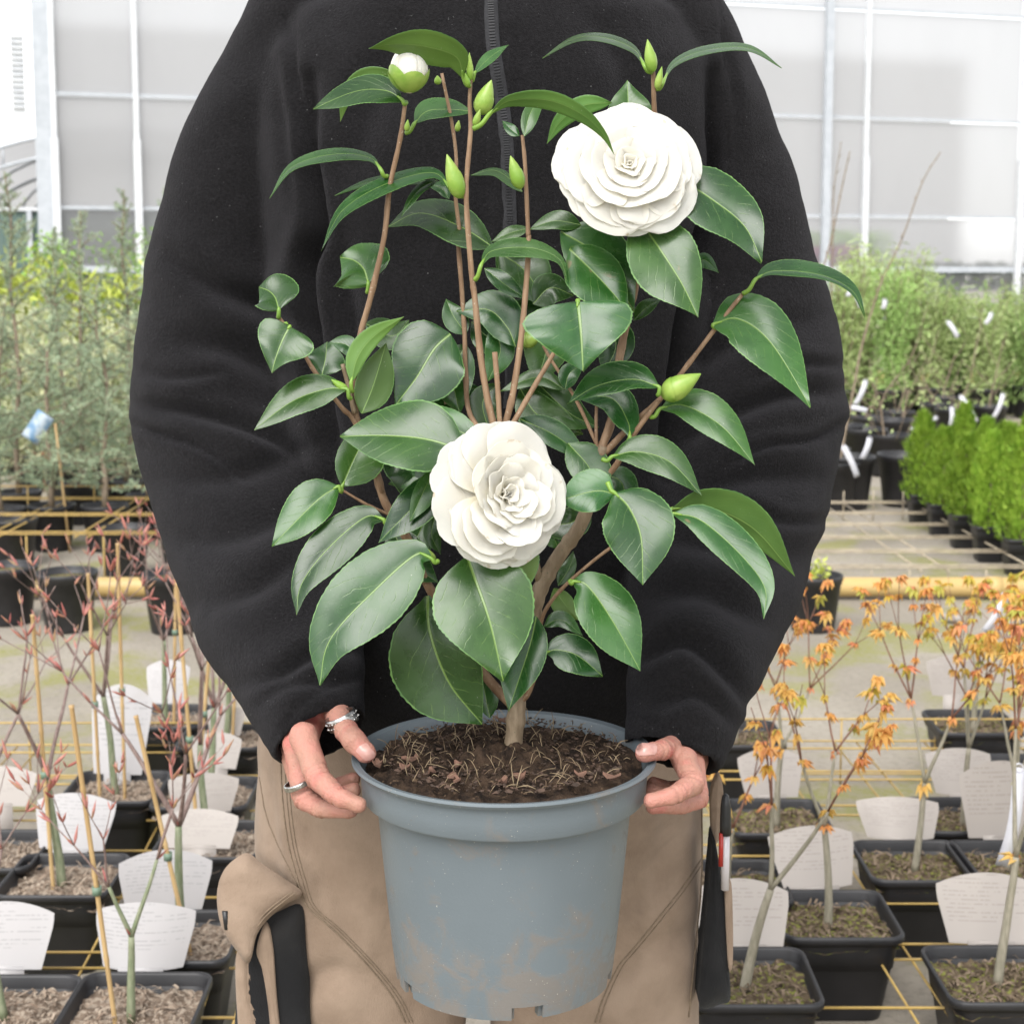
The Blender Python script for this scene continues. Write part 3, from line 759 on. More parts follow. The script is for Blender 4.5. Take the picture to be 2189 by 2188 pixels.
# ---- buds
def bud(zone, b, t, wd, dy, name='flower_bud', mat=None):
    u0, v0 = zn(zone, *b); u1, v1 = zn(zone, *t)
    P0 = W(u0, v0, YP + dy / 100); P1 = W(u1, v1, YP + dy / 100 - 0.004)
    ax = (P1 - P0); Ln = ax.length; ax.normalize()
    s = ax.orthogonal().normalized(); q = ax.cross(s)
    r = wd / 2 / 3.218 * P0.y / FPX
    mb = MB()
    # overlapping scales wrapped round the bud
    for layer, (lo_, hi_, k) in enumerate(((0.0, 1.0, 1.0), (0.0, 0.86, 1.035), (0.0, 0.62, 1.07), (0.0, 0.40, 1.10), (0.0, 0.2, 1.13))):
        seg = 16; rings = 9
        ang0 = layer * 2.4
        vs_ = []; fs_ = []
        for i in range(rings + 1):
            f = i / rings
            for j in range(seg + 1):
                a = ang0 + (j / seg - 0.5) * (6.2832 if layer == 0 else 3.9)
                hi2 = hi_ * (1 if layer == 0 else 1 - 0.32 * abs(j / seg - 0.5) * 2)
                x = lo_ + (hi2 - lo_) * f
                rad = r * k * (math.sin(math.pi * min(1, x ** 0.72 * 0.97 + 0.02)) ** 0.85) * (1 - 0.12 * x)
                vs_.append(P0 + ax * Ln * x + (s * math.cos(a) + q * math.sin(a)) * rad - PO)
        for i in range(rings):
            for j in range(seg):
                fs_.append((i * (seg + 1) + j, i * (seg + 1) + j + 1, (i + 1) * (seg + 1) + j + 1, (i + 1) * (seg + 1) + j))
        mb.add(vs_, fs_)
    return mb.build(name, mat or M['bud'], plant)
bud(1, (1690, 790), (1772, 552), 128, -3)
bud(1, (1560, 1365), (1465, 1062), 120, -3)
bud(2, (365, 1300), (294, 1072), 98, -3)
bud(4, (1495, 1120), (1764, 962), 168, -4)
bud(4, (530, 745), (670, 700), 115, -1)
bud(1, (1625, 555), (1620, 362), 48, -3, 'leaf_bud')
bud(1, (1615, 600), (1590, 500), 40, -3, 'leaf_bud')
bud(2, (1272, 500), (1236, 272), 84, -1.5, 'leaf_bud')
bud(2, (1300, 615), (1336, 458), 50, -1.5, 'leaf_bud')
bud(1, (1188, 905), (1197, 822), 38, -2.2, 'leaf_bud')
bud(1, (1535, 905), (1548, 828), 40, -0.5, 'leaf_bud')
bud(1, (1655, 870), (1695, 752), 50, -3.4, 'leaf_bud')
bud(1, (1405, 580), (1400, 520), 50, -0.5, 'leaf_bud')
bud(6, (1225, 800), (1165, 710), 40, -5, 'leaf_bud')
bud(3, (940, 1080), (830, 1000), 60, -3.5, 'leaf_bud')

# ---- flowers
PTV = [0, .1, .25, .45, .62, .78, .9, 1]; PTW = [.16, .34, .60, .86, .985, 1.0, .96, .90]
def petal_mesh(Ln, Wd, phi, cup, back, rnd, r0=0.0, rip=1.0):
    """one petal standing at angle phi above the open flower, root near the axis, tip along +X"""
    NU, NV = 10, 12
    vs_ = []; uv = []
    notch = rnd.uniform(0.0, 0.05); wav = rnd.random() * 6.28
    for j in range(NV + 1):
        t = j / NV
        wv = Wd / 2 * np.interp(t, PTV, PTW)
        ang = phi + cup * 0.5 - (cup * 0.3 + back) * t
        for i in range(NU + 1):
            s = (i / NU - 0.5) * 2
            # rounded, slightly notched outer edge
            tt = t * (1 - 0.30 * (1 - math.sqrt(max(0.0, 1 - s * s * 0.98))) * t ** 2 - notch * math.exp(-(s / 0.22) ** 2) * t ** 4)
            x = r0 + Ln * tt * math.cos(phi + (cup * 0.35 - (cup * 0.25 + back) * t))
            z = Ln * tt * math.sin(phi + (cup * 0.35 - (cup * 0.25 + back) * t))
            y = s * wv
            lift = cup * 0.22 * wv * s * s + 0.0007 * rip * math.sin(wav + s * 2.6 * rip ** .5 + t * 3) * t
            z += lift * math.cos(phi); x -= lift * math.sin(phi)
            vs_.append(Vector((x, y, z))); uv.append(((s + 1) / 2, t))
    fs_ = []
    for j in range(NV):
        for i in range(NU):
            fs_.append((j * (NU + 1) + i, j * (NU + 1) + i + 1, (j + 1) * (NU + 1) + i + 1, (j + 1) * (NU + 1) + i))
    # thickness
    nrm = Vector((-math.sin(phi), 0, math.cos(phi))); nb = len(vs_)
    vs2 = [p - nrm * 0.0004 for p in vs_]
    fs_ += [tuple(nb + k for k in reversed(f)) for f in fs_]
    bd = [i for i in range(NU + 1)] + [(j + 1) * (NU + 1) + NU for j in range(NV)] + [NV * (NU + 1) + NU - 1 - i for i in range(NU)] + [(NV - 1 - j) * (NU + 1) for j in range(NV - 1)]
    for k in range(len(bd)):
        p, q = bd[k], bd[(k + 1) % len(bd)]
        fs_.append((q, p, p + nb, q + nb))
    return vs_ + vs2, fs_, uv + uv

def flower(zone, c, dy, normal, rad, seed, squash=None, rings=None, roll=0.0, mat=None, loose=1.0):
    u, v = zn(zone, *c); P = W(u, v, YP + dy / 100)
    fl = empty('flower', P - PO); setp(fl, plant)
    fl.rotation_mode = 'QUATERNION'
    fl.rotation_quaternion = Vector(normal).normalized().to_track_quat('Z', 'Y')
    rnd = random.Random(seed)
    rings = rings or [(7, 1.0, 1.06, -4, .0), (7, .93, 1.02, -1, .012), (6, .82, .98, 2, .024), (6, .68, .86, 6, .036), (5, .53, .70, 11, .048), (5, .39, .50, 20, .06), (4, .27, .34, 36, .075), (4, .18, .22, 52, .085), (3, .10, .13, 68, .09)]
    _ = [(8, 1.0, .74, 1, .02), (8, .93, .70, 9, .05), (8, .83, .64, 17, .09), (7, .70, .56, 26, .13), (6, .56, .46, 37, .17), (5, .42, .36, 49, .22), (4, .30, .27, 61, .26), (4, .2, .19, 72, .28), (3, .13, .13, 82, .28)]
    for ri, (n, Lf, Wf, ph, zz) in enumerate(rings):
        off = rnd.random() * 6.28
        for k in range(n):
            a = off + 6.2832 * k / n + rnd.uniform(-.16, .16)
            f = rnd.uniform(.93, 1.06)
            vs_, fs_, uv = petal_mesh(rad * Lf * f, rad * Wf * rnd.uniform(.92, 1.1), math.radians(ph + rnd.uniform(-3, 3) * loose), 0.24 + 0.03 * ri + rnd.uniform(-.06, .06) * (loose - 1), (0.10 if ri < 3 else -0.10) + rnd.uniform(-.1, .1) * (loose - 1), rnd, 0.0, loose)
            R = Matrix.Rotation(a, 3, 'Z') @ Matrix.Rotation(rnd.uniform(-.06, .06), 3, 'X')
            mb = MB(); mb.v = [tuple(R @ p + Vector((0, 0, rad * zz * 0.7))) for p in vs_]; mb.f = fs_; mb.m = [0] * len(fs_)
            mb.build('petal', mat or M['petal'], fl, uvs=uv, sharp=50)
    # green sepals behind
    for k in range(5):
        a = 6.2832 * k / 5
        vs_, fs_, uv = petal_mesh(rad * .36, rad * .3, math.radians(-14), 0.3, 0.0, rnd)
        R = Matrix.Rotation(a, 3, 'Z')
        mb = MB(); mb.v = [tuple(R @ p + Vector((0, 0, -rad * .06))) for p in vs_]; mb.f = fs_; mb.m = [0] * len(fs_)
        mb.build('sepal', M['bud'], fl, uvs=uv)
    return fl
fl1 = flower(2, (1105, 1150), -5.0, (0.02, -0.92, 0.34), 0.0525, 11)
tag(fl1, 'fully open white camellia flower facing forward high on the plant')
fl2 = flower(0, (1072, 1060), -8.0, (0.50, -0.82, 0.26), 0.0530, 29, mat=M['petal_cream'], loose=1.9,
             rings=[(7, 1.0, 1.02, -2, .0), (6, .97, .98, 4, .012), (6, .88, .90, 9, .022), (6, .76, .74, 15, .032), (6, .63, .56, 22, .042), (6, .50, .40, 30, .052), (5, .37, .28, 42, .062), (5, .26, .20, 56, .07), (4, .16, .13, 70, .075)])
tag(fl2, 'white camellia flower with browned petal edges turned aside above the soil')

def halfopen():
    u, v = zn(1, 1205, 640); P = W(u, v, YP - 0.035)
    fl = empty('opening_bud', P - PO); setp(fl, plant)
    tag(fl, 'half-open white bud wrapped in green sepals')
    r = 135 / 3.218 * 1.12 / FPX
    rnd = random.Random(4)
    def cupm(a0, spread, top, k, mat, nm):
        NU, NV = 10, 10; vs_ = []; uv = []; fs_ = []
        for j in range(NV + 1):
            t = j / NV
            for i in range(NU + 1):
                s = (i / NU - .5) * 2
                tt = top * (1 - (0.22 if mat is M['petal'] else 0.5) * s * s) * t
                a = a0 + s * spread / 2
                rr = r * k * math.sin(math.pi * min(0.999, 0.03 + 0.83 * tt ** 0.8)) ** 0.75
                vs_.append((rr * math.cos(a), rr * math.sin(a), 2.15 * r * tt)); uv.append((i / NU, 0.3 + 0.6 * t))
        for j in range(NV):
            for i in range(NU):
                fs_.append((j * (NU + 1) + i, j * (NU + 1) + i + 1, (j + 1) * (NU + 1) + i + 1, (j + 1) * (NU + 1) + i))
        mb = MB(); mb.add(vs_, fs_); return mb.build(nm, mat, fl, uvs=uv)
    for i in range(6): cupm(i * 1.05, 2.0, 1.0, .96 - .03 * (i % 3), M['petal'], 'petal')
    for i in range(3): cupm(i * 2.1 + .5, 1.4, .95, .66, M['petal'], 'petal')
    for i, a in enumerate((-2.6, -1.2, 0.2, 1.6, 2.8)): cupm(a, 1.9, (.62, .44, .56, .38, .52)[i], 1.01 + .012 * i, M['bud'], 'sepal')
halfopen()
# ------------------------------------------------------------------ person
person = empty('person', (-0.022, 1.44, 0.0))
tag(person, 'person in a black fleece jacket and beige work trousers holding the potted camellia', 'person')
PE = Vector((-0.022, 1.44, 0.0))

def evaluated(o):
    dg = bpy.context.evaluated_depsgraph_get()
    me = bpy.data.meshes.new_from_object(o.evaluated_get(dg))
    return me

def remesh(name, mb, voxel, smooth_it, factor=0.5):
    me = bpy.data.meshes.new('tmp'); me.from_pydata(mb.v, [], mb.f); me.update()
    o = bpy.data.objects.new('tmp', me); COL.objects.link(o)
    m = o.modifiers.new('r', 'REMESH'); m.mode = 'VOXEL'; m.voxel_size = voxel; m.adaptivity = 0
    if smooth_it:
        sm = o.modifiers.new('s', 'SMOOTH'); sm.factor = factor; sm.iterations = smooth_it
    bpy.context.view_layer.update()
    out = evaluated(o)
    bpy.data.objects.remove(o); bpy.data.meshes.remove(me)
    out.name = name
    return out

def mesh_np(me):
    n = len(me.vertices); co = np.empty(n * 3); me.vertices.foreach_get('co', co)
    no = np.empty(n * 3); me.vertices.foreach_get('normal', no)
    return co.reshape(-1, 3), no.reshape(-1, 3)

def mesh_set(me, co):
    me.vertices.foreach_set('co', co.ravel()); me.update()

def px_np(co):
    dz = co[:, 2] - CH
    f = co[:, 1] * CP - dz * SP; up = co[:, 1] * SP + dz * CP
    return PU + FPX * co[:, 0] / f, PV - FPX * up / f

def link_mesh(name, me, mat, parent, off):
    me.materials.clear(); me.materials.append(mat)
    me.polygons.foreach_set('use_smooth', [True] * len(me.polygons))
    co, _ = mesh_np(me); co -= np.array(off); mesh_set(me, co)
    o = bpy.data.objects.new(name, me); COL.objects.link(o); setp(o, parent)
    return o

def loft(mb, rings):
    n = len(rings[0]); vs_ = [p for r in rings for p in r]; fs_ = []
    for i in range(len(rings) - 1):
        for k in range(n):
            k2 = (k + 1) % n
            fs_.append((i * n + k, i * n + k2, (i + 1) * n + k2, (i + 1) * n + k))
    fs_.append(tuple(range(n - 1, -1, -1))); fs_.append(tuple((len(rings) - 1) * n + k for k in range(n)))
    mb.add(vs_, fs_)

def ell(cx, cy, z, a, b, n=48, p=2.4):
    r = []
    for k in range(n):
        t = 2 * math.pi * k / n; c, s = math.cos(t), math.sin(t)
        r.append(Vector((cx + a * math.copysign(abs(c) ** (2 / p), c), cy + b * math.copysign(abs(s) ** (2 / p), s), z)))
    return r

# ---- jacket: torso and two sleeves grown into one garment
XC = -0.024
mbj = MB()
loft(mbj, [ell(XC, Yc, z, a, b) for z, a, b, Yc in [
    (0.755, .200, .128, 1.445), (0.79, .205, .133, 1.445), (0.88, .205, .132, 1.445), (1.0, .203, .130, 1.445), (1.1, .203, .126, 1.447),
    (1.2, .207, .122, 1.45), (1.30, .212, .118, 1.452), (1.37, .205, .112, 1.455), (1.41, .180, .104, 1.458), (1.44, .135, .096, 1.46), (1.47, .098, .085, 1.462), (1.53, .09, .08, 1.465)]])
def sleeve(pts, rend, inner):
    P = []; R = []
    for x, y, Y, r in pts:
        P.append(W(x * 1.133, y * 1.133, Y)); R.append(r * 1.133 * Y / FPX)
    P2, R2 = crom(P, R, 5)
    # turned-in cuff: outer wall, rim, then an inner wall going back up the sleeve
    t = (P2[-1] - P2[-2]).normalized()
    P2 += [P2[-1] + t * 0.003, P2[-1] + t * 0.001, P2[-1] - t * 0.01, P2[-1] - t * 0.045]
    R2 += [R2[-1] - 0.002, R2[-1] - 0.006, R2[-1] - 0.008, R2[-1] - 0.013]
    # frame by hand so that the in-turned rings keep their direction
    vs_ = []; fs_ = []; seg = 36; s = None; n = len(P2); nm = n - 4
    for i in range(n):
        tg = (P2[min(i + 1, nm - 1)] - P2[max(i - 1, 0)]).normalized() if i < nm else t
        if s is None: s = tg.cross(Vector((0, 1, 0))).normalized()
        s = (s - tg * s.dot(tg)).normalized(); b = tg.cross(s)
        for k in range(seg):
            a = 2 * math.pi * k / seg
            vs_.append(P2[i] + (s * math.cos(a) + b * math.sin(a) * 0.92) * R2[i])
    for i in range(n - 1):
        for k in range(seg):
            k2 = (k + 1) % seg; fs_.append((i * seg + k, i * seg + k2, (i + 1) * seg + k2, (i + 1) * seg + k))
    fs_.append(tuple(range(seg - 1, -1, -1))); fs_.append(tuple((n - 1) * seg + k for k in range(seg)))
    mbj.add(vs_, fs_)
sleeve([(700, -75, 1.462, 60), (600, -8, 1.462, 100), (550, 90, 1.462, 110), (518, 180, 1.463, 122), (472, 300, 1.465, 134), (434, 480, 1.465, 149), (420, 640, 1.46, 160), (421, 760, 1.445, 174), (452, 890, 1.415, 176), (492, 1030, 1.37, 172), (532, 1160, 1.30, 157), (566, 1275, 1.235, 128), (588, 1345, 1.205, 108), (606, 1388, 1.19, 100)], 0, 0)
sleeve([(1150, -75, 1.462, 60), (1245, -8, 1.462, 92), (1296, 90, 1.462, 102), (1330, 180, 1.463, 106), (1364, 300, 1.465, 112), (1402, 480, 1.465, 133), (1424, 620, 1.46, 155), (1420, 760, 1.445, 173), (1400, 890, 1.415, 178), (1365, 1030, 1.37, 174), (1330, 1160, 1.30, 156), (1302, 1275, 1.235, 128), (1284, 1360, 1.205, 108), (1268, 1425, 1.19, 99)], 0, 0)
jm = remesh('jacket', mbj, 0.0045, 8)
co, no = mesh_np(jm)
u, v = px_np(co); u /= 1.133; v /= 1.133
front = np.clip((-no[:, 1] + 0.25) * 2.2, 0, 1)
def seg_dist(px_, py_, pts):
    best = np.full(len(px_), 1e9); tt = np.zeros(len(px_)); side = np.zeros(len(px_))
    tot = sum(math.dist(pts[i], pts[i + 1]) for i in range(len(pts) - 1)); acc = 0
    for i in range(len(pts) - 1):
        ax, ay = pts[i]; bx, by = pts[i + 1]; dx, dy = bx - ax, by - ay; LL = math.hypot(dx, dy)
        t = np.clip(((px_ - ax) * dx + (py_ - ay) * dy) / (LL * LL), 0, 1)
        ex, ey = px_ - ax - t * dx, py_ - ay - t * dy
        d = np.hypot(ex, ey); m = d < best
        best = np.where(m, d, best); tt = np.where(m, (acc + t * LL) / tot, tt); side = np.where(m, np.sign(dx * ey - dy * ex), side)
        acc += LL
    return best, tt, side
def fold(pts, width, depth, ridge=0.6):
    """a crease in the cloth with a soft roll beside it"""
    global co
    pts = [(p.x, p.y) for p in crom([Vector((a, b, 0)) for a, b in pts], 1.0, 5)[0]]
    d, t, sd = seg_dist(u, v, pts)
    env = np.sin(np.pi * np.clip(t * 0.94 + 0.03, 0, 1)) ** 0.6
    g = -depth * np.exp(-(d / width) ** 2) + 0.7 * ridge * depth * np.exp(-((d - width * 2.2) / (width * 1.6)) ** 2) * np.where(sd > 0, 1.0, 0.45)
    co = co + no * (g * env * front)[:, None]
fold([(585, 150), (583, 300), (600, 430), (575, 520), (600, 700), (640, 900)], 15, .030, .28)      # left sleeve against the body
fold([(1345, 140), (1352, 300), (1335, 420), (1300, 560), (1270, 760), (1255, 900)], 15, .030, .28)
fold([(545, 30), (555, 150), (570, 290)], 10, .006)
fold([(520, 120), (540, 260), (562, 400)], 12, .006)
fold([(1365, 60), (1385, 200), (1388, 330)], 10, .006)
fold([(300, 470), (400, 540), (500, 580), (590, 640)], 20, .010, .7)
fold([(260, 765), (350, 775), (450, 800), (560, 850)], 13, .011, .8)
fold([(330, 640), (440, 660), (560, 720)], 22, .008, .7)
fold([(300, 900), (420, 900), (560, 860), (640, 830)], 20, .006, .6)
fold([(330, 1020), (450, 1010), (570, 960), (650, 890)], 22, .007, .6)
fold([(370, 1140), (480, 1110), (590, 1030)], 20, .006, .6)
fold([(455, 1290), (530, 1270), (600, 1230), (680, 1225)], 15, .009, .8)
fold([(480, 1330), (560, 1290), (650, 1290)], 13, .006, .6)
fold([(1280, 700), (1400, 640), (1540, 600)], 22, .008, .7)
fold([(1290, 830), (1380, 780), (1480, 745), (1580, 740)], 16, .011, .8)
fold([(1310, 930), (1420, 900), (1560, 900)], 22, .008, .7)
fold([(1230, 1010), (1380, 1040), (1530, 1050)], 24, .008, .7)
fold([(1210, 1130), (1330, 1120), (1440, 1180)], 22, .008, .7)
fold([(1190, 1250), (1290, 1210), (1370, 1270), (1410, 1330)], 15, .010, .8)
fold([(1240, 1330), (1320, 1310), (1390, 1370)], 13, .006, .6)
fold([(900, 60), (910, 300), (915, 500)], 12, .003, .6)
fold([(975, 60), (985, 300), (990, 500)], 12, .003, .6)
fold([(640, 420), (660, 620), (720, 820)], 26, .010, .6)
fold([(1120, 30), (1180, 130), (1200, 300)], 30, .007, .6)
fold([(760, 60), (700, 200), (660, 330)], 34, .006, .6)
# cuff hems
fold([(505, 1415), (560, 1340), (620, 1300), (700, 1275)], 5, .0022, .8)
fold([(1160, 1345), (1240, 1370), (1320, 1400), (1375, 1420)], 5, .0022, .8)
fold([(1352, -20), (1362, 60), (1368, 150), (1362, 260), (1352, 340)], 3.2, .0026, .5)
fold([(562, -20), (556, 60), (560, 150), (575, 260), (590, 340)], 3.2, .0026, .5)
fold([(905, -20), (907, 150), (925, 420), (940, 700)], 3.0, .0016, .5)
fold([(968, -20), (972, 150), (985, 420), (992, 700)], 3.0, .0016, .5)
fold([(255, 800), (300, 818), (380, 845), (470, 905)], 7, .006, .8)
fold([(262, 700), (330, 712), (420, 705)], 9, .005, .8)
fold([(1588, 800), (1530, 830), (1450, 840), (1370, 880)], 7, .006, .8)
fold([(1585, 690), (1500, 690), (1420, 720)], 9, .005, .8)
fold([(1560, 980), (1480, 985), (1400, 960)], 9, .005, .8)
# uneven cloth all over
from mathutils import noise as mno
pn = np.array([mno.noise((c[0] * 9, c[1] * 9, c[2] * 9)) * 0.004 + mno.noise((c[0] * 13, c[1] * 13, c[2] * 22 + 7)) * 0.0034 + mno.noise((c[0] * 40, c[1] * 40, c[2] * 50 + 3)) * 0.0009 for c in co])
co = co + no * pn[:, None]
mesh_set(jm, co)
jacket = link_mesh('jacket', jm, M['fleece'], person, PE)
tag(jacket, 'plain black fleece jacket zipped to the neck')
jco, _ = mesh_np(jm); jco = jco + np.array(PE)
jbvh = BVHTree.FromPolygons([Vector(c) for c in jco], [tuple(p.vertices) for p in jm.polygons])
CAM = Vector((0, 0, CH))
def hit(bvh, u_, v_, lift=0.0):
    d = Vector(ray(u_, v_)).normalized()
    loc, nr, i, dist = bvh.ray_cast(CAM, d)
    if loc is None: return None, None
    return loc + nr * lift, nr
# zip
zp = [(1, 1765, -30), (1, 1770, 100), (1, 1782, 300), (1, 1812, 500), (1, 1845, 700), (1, 1868, 900), (1, 1885, 1150), (1, 1893, 1350), (1, 1898, 1580), (4, 440, 300), (4, 450, 700), (4, 450, 1200)]
P3 = []
for z_, x_, y_ in zp:
    uu, vv = zn(z_, x_, y_); h_, n_ = hit(jbvh, uu, vv, 0.0)
    if h_: P3.append(h_)
P3, _ = crom(P3, 0.001, 30)
mt = MB(); mh = MB()
side = []
for i in range(len(P3)):
    t_ = (P3[min(i + 1, len(P3) - 1)] - P3[max(i - 1, 0)]).normalized()
    s_ = t_.cross(Vector((0, -1, 0.05))).normalized(); nr = s_.cross(t_).normalized()
    if nr.y > 0: nr = -nr
    side.append((t_, s_, nr))
vs_ = []; fs_ = []
for i, p in enumerate(P3):
    t_, s_, nr = side[i]
    for a, o_ in ((-.0060, .0003), (-.0032, .0016), (.0032, .0016), (.0060, .0003)): vs_.append(p + s_ * a + nr * o_ - PE)
for i in range(len(P3) - 1):
    for k in range(3): fs_.append((i * 4 + k, i * 4 + k + 1, i * 4 + k + 5, i * 4 + k + 4))
mt.add(vs_, fs_)
zipper = mt.build('zip', M['zip_tape'], jacket)
acc = 0
for i in range(1, len(P3)):
    acc += (P3[i] - P3[i - 1]).length
    if acc > 0.0019:
        acc = 0; t_, s_, nr = side[i]
        R = Matrix((s_, t_, nr)).transposed()
        mh.box(P3[i] + nr * .0019 - PE, (0.0050, 0.0011, 0.0010), R)
tag(mh.build('zip_teeth', M['zip_teeth'], zipper, smooth=False), kind='stuff')

# ---- trousers
mbt = MB()
def leg(cx, w0, yc):
    loft(mbt, [ell(cx0, yc0, z, a, b, 40, 2.2) for z, cx0, a, b, yc0 in [
        (0.05, cx * 1.02, .075, .085, yc + .02), (0.30, cx * 1.02, .088, .095, yc + .012), (0.45, cx * 1.02, .100, .102, yc), (0.60, cx, w0, .115, yc), (0.70, cx * .95, w0 * 1.02, .112, yc), (0.76, cx * .9, w0 * .9, .09, yc)]])
leg(-0.142, 0.108, 1.445); leg(0.079, 0.104, 1.445)
loft(mbt, [ell(-0.032, 1.445, z, a, b, 48, 2.6) for z, a, b in [(0.66, .17, .10), (0.70, .212, .112), (0.735, .212, .108), (0.80, .19, .095), (0.95, .165, .085)]])
tm = remesh('trousers', mbt, 0.006, 6)
co, no = mesh_np(tm); u, v = px_np(co)
front = np.clip((-no[:, 1] + 0.25) * 2.2, 0, 1)
fold([(560, 1560), (575, 1750), (600, 1880)], 22, .005, .7)
fold([(640, 1700), (700, 1850), (760, 2000)], 30, .006, .7)
fold([(540, 1840), (640, 1915)], 12, .006, .7)
fold([(560, 2150), (700, 2080), (800, 2100)], 26, .006, .7)
fold([(1440, 1620), (1425, 1800), (1400, 1950)], 26, .006, .7)
fold([(1490, 1980), (1400, 2020), (1330, 2110)], 26, .006, .7)
pn = np.array([mno.noise((c[0] * 14, c[1] * 14, c[2] * 8)) * 0.005 + mno.noise((c[0] * 40, c[1] * 40, c[2] * 22 + 3)) * 0.0016 for c in co])
co = co + no * pn[:, None]; mesh_set(tm, co)
trousers = link_mesh('trousers', tm, M['canvas'], person, PE)
tag(trousers, 'stained beige canvas work trousers with black pockets')
tco, _ = mesh_np(tm); tco = tco + np.array(PE)
tbvh = BVHTree.FromPolygons([Vector(c) for c in tco], [tuple(p.vertices) for p in tm.polygons])
def seam(pts, off=0.0, rad=0.0011):
    P = []
    pts = [(p.x, p.y) for p in crom([Vector((a, b, 0)) for a, b in pts], 1.0, 3)[0]]
    for a, b in zip(pts[:-1], pts[1:]):
        for k in range(4):
            f = k / 4; h_, n_ = hit(tbvh, a[0] + (b[0] - a[0]) * f + off, a[1] + (b[1] - a[1]) * f, 0.0004)
            if h_: P.append(h_ - PE)
    mb = MB(); mb.tube(P, rad * .7, 5); mb.build('seam', M['stitch'], trousers)
s1 = [(599, 1600), (604, 1700), (616, 1800), (640, 1890), (660, 1940), (712, 1985), (787, 2062), (840, 2130), (868, 2188)]
seam(s1); seam(s1, 9, .0007); seam(s1, 16, .0007)
s2 = [(1500, 1833), (1455, 1900), (1404, 1965), (1350, 2030), (1321, 2065), (1290, 2130), (1271, 2188)]
seam(s2); seam(s2, 9, .0007)
seam([(1497, 1640), (1500, 1850), (1488, 2000), (1470, 2188)], 0, .0012)
seam([(555, 1660), (575, 1760), (644, 1908)], 0, .0008)
def patch(name, poly, Y, mat, parent, thick=0.004, dome=0.008, tilt=(0, 0), res=14):
    """a cloth piece cut to an outline of the photo, domed, with real thickness"""
    c = [sum(p[0] for p in poly) / len(poly), sum(p[1] for p in poly) / len(poly)]
    rings = []; n = len(poly) * 6
    out = []
    cp = [Vector((x, y, 0)) for x, y in poly]; L_ = len(cp)
    full, _r = crom(cp[-2:] + cp + cp[:3], 1.0, 6)
    out = [(p.x, p.y) for p in full[12:12 + n]]
    vs_ = []; fs_ = []
    NR = 6
    for r in range(NR, 0, -1):
        f = r / NR
        for x, y in out:
            xx, yy = c[0] + (x - c[0]) * f, c[1] + (y - c[1]) * f
            de = min(math.hypot(xx - ox_, yy - oy_) for ox_, oy_ in out)
            dep = Y + tilt[0] * (xx - c[0]) / 100 + tilt[1] * (yy - c[1]) / 100 - dome * (1 - math.exp(-(de / 16.0) ** 1.3))
            vs_.append(W(xx, yy, dep) - PE)
    de = min(math.hypot(c[0] - ox_, c[1] - oy_) for ox_, oy_ in out)
    vs_.append(W(c[0], c[1], Y - dome * (1 - math.exp(-(de / 16.0) ** 1.3))) - PE)
    for r in range(NR - 1):
        for k in range(n): fs_.append((r * n + k, r * n + (k + 1) % n, (r + 1) * n + (k + 1) % n, (r + 1) * n + k))
    for k in range(n): fs_.append(((NR - 1) * n + k, (NR - 1) * n + (k + 1) % n, NR * n))
    m0 = len(vs_)
    # back side
    vs_ += [p + Vector((0, thick, 0)) for p in vs_[:n]]
    for k in range(n): fs_.append((k, m0 + k, m0 + (k + 1) % n, (k + 1) % n))
    fs_.append(tuple(m0 + k for k in range(n)))
    mb = MB(); mb.add(vs_, fs_)
    return mb.build(name, mat, parent)
# left thigh pocket with its flap lifting away, right holster pocket
pk = patch('thigh_pocket', [(520, 2000), (560, 1985), (640, 1935), (652, 2010), (662, 2188), (655, 2260), (515, 2260), (508, 2100)], 1.335, M['canvas_black'], trousers, .02, .006)
patch('pocket_edge', [(548, 2030), (566, 1975), (582, 2020), (590, 2120), (600, 2240), (585, 2250), (572, 2140), (560, 2070)], 1.326, M['canvas'], trousers, .006, .003)
patch('pocket_side', [(505, 2040), (530, 2020), (540, 2120), (568, 2250), (520, 2260), (506, 2150)], 1.332, M['canvas'], trousers, .02, .006)
fl = patch('pocket_flap', [(528, 1826), (560, 1850), (605, 1880), (645, 1911), (612, 1932), (575, 1962), (548, 2000), (532, 2058), (505, 2030), (478, 1990), (466, 1950), (464, 1905), (474, 1868), (496, 1842)], 1.325, M['canvas'], trousers, .004, .006, (0.0, -0.01))
for off_ in (8, 14):                             # stitching along the flap's edge
    q_ = [(640 - off_, 1908 - off_ * .2), (612 - off_ * .4, 1932 - off_), (575 - off_ * .7, 1962 - off_ * .7), (548 - off_, 2000 - off_ * .3), (532 - off_, 2040)]
    q_ = [W(p.x, p.y, 1.3185) - PE for p in crom([Vector((a, b, 0)) for a, b in q_], 1.0, 5)[0]]
    mb = MB(); mb.tube(q_, .0006, 5); mb.build('stitching', M['stitch'], fl)
mb = MB(); vs_, fs_ = tube_geo([W(481, 1946, 1.3195) - PE, W(486, 1984, 1.3195) - PE], [.0028, .0028], 10); mb.add(vs_, fs_); mb.build('press_stud', M['black_plastic'], fl)
patch('holster_pocket', [(1527, 1790), (1541, 1870), (1551, 1945), (1557, 2050), (1561, 2132), (1540, 2145), (1496, 2150), (1500, 2050), (1512, 1930), (1520, 1840)], 1.36, M['canvas_black'], trousers, .03, .008)
patch('holster_edge', [(1551, 1900), (1563, 1885), (1567, 1975), (1566, 2060), (1558, 2070), (1552, 1980)], 1.356, M['canvas'], trousers, .012, .003)
patch('holster_top', [(1520, 1700), (1536, 1655), (1546, 1690), (1541, 1780), (1524, 1800)], 1.385, M['canvas'], trousers, .01, .004)
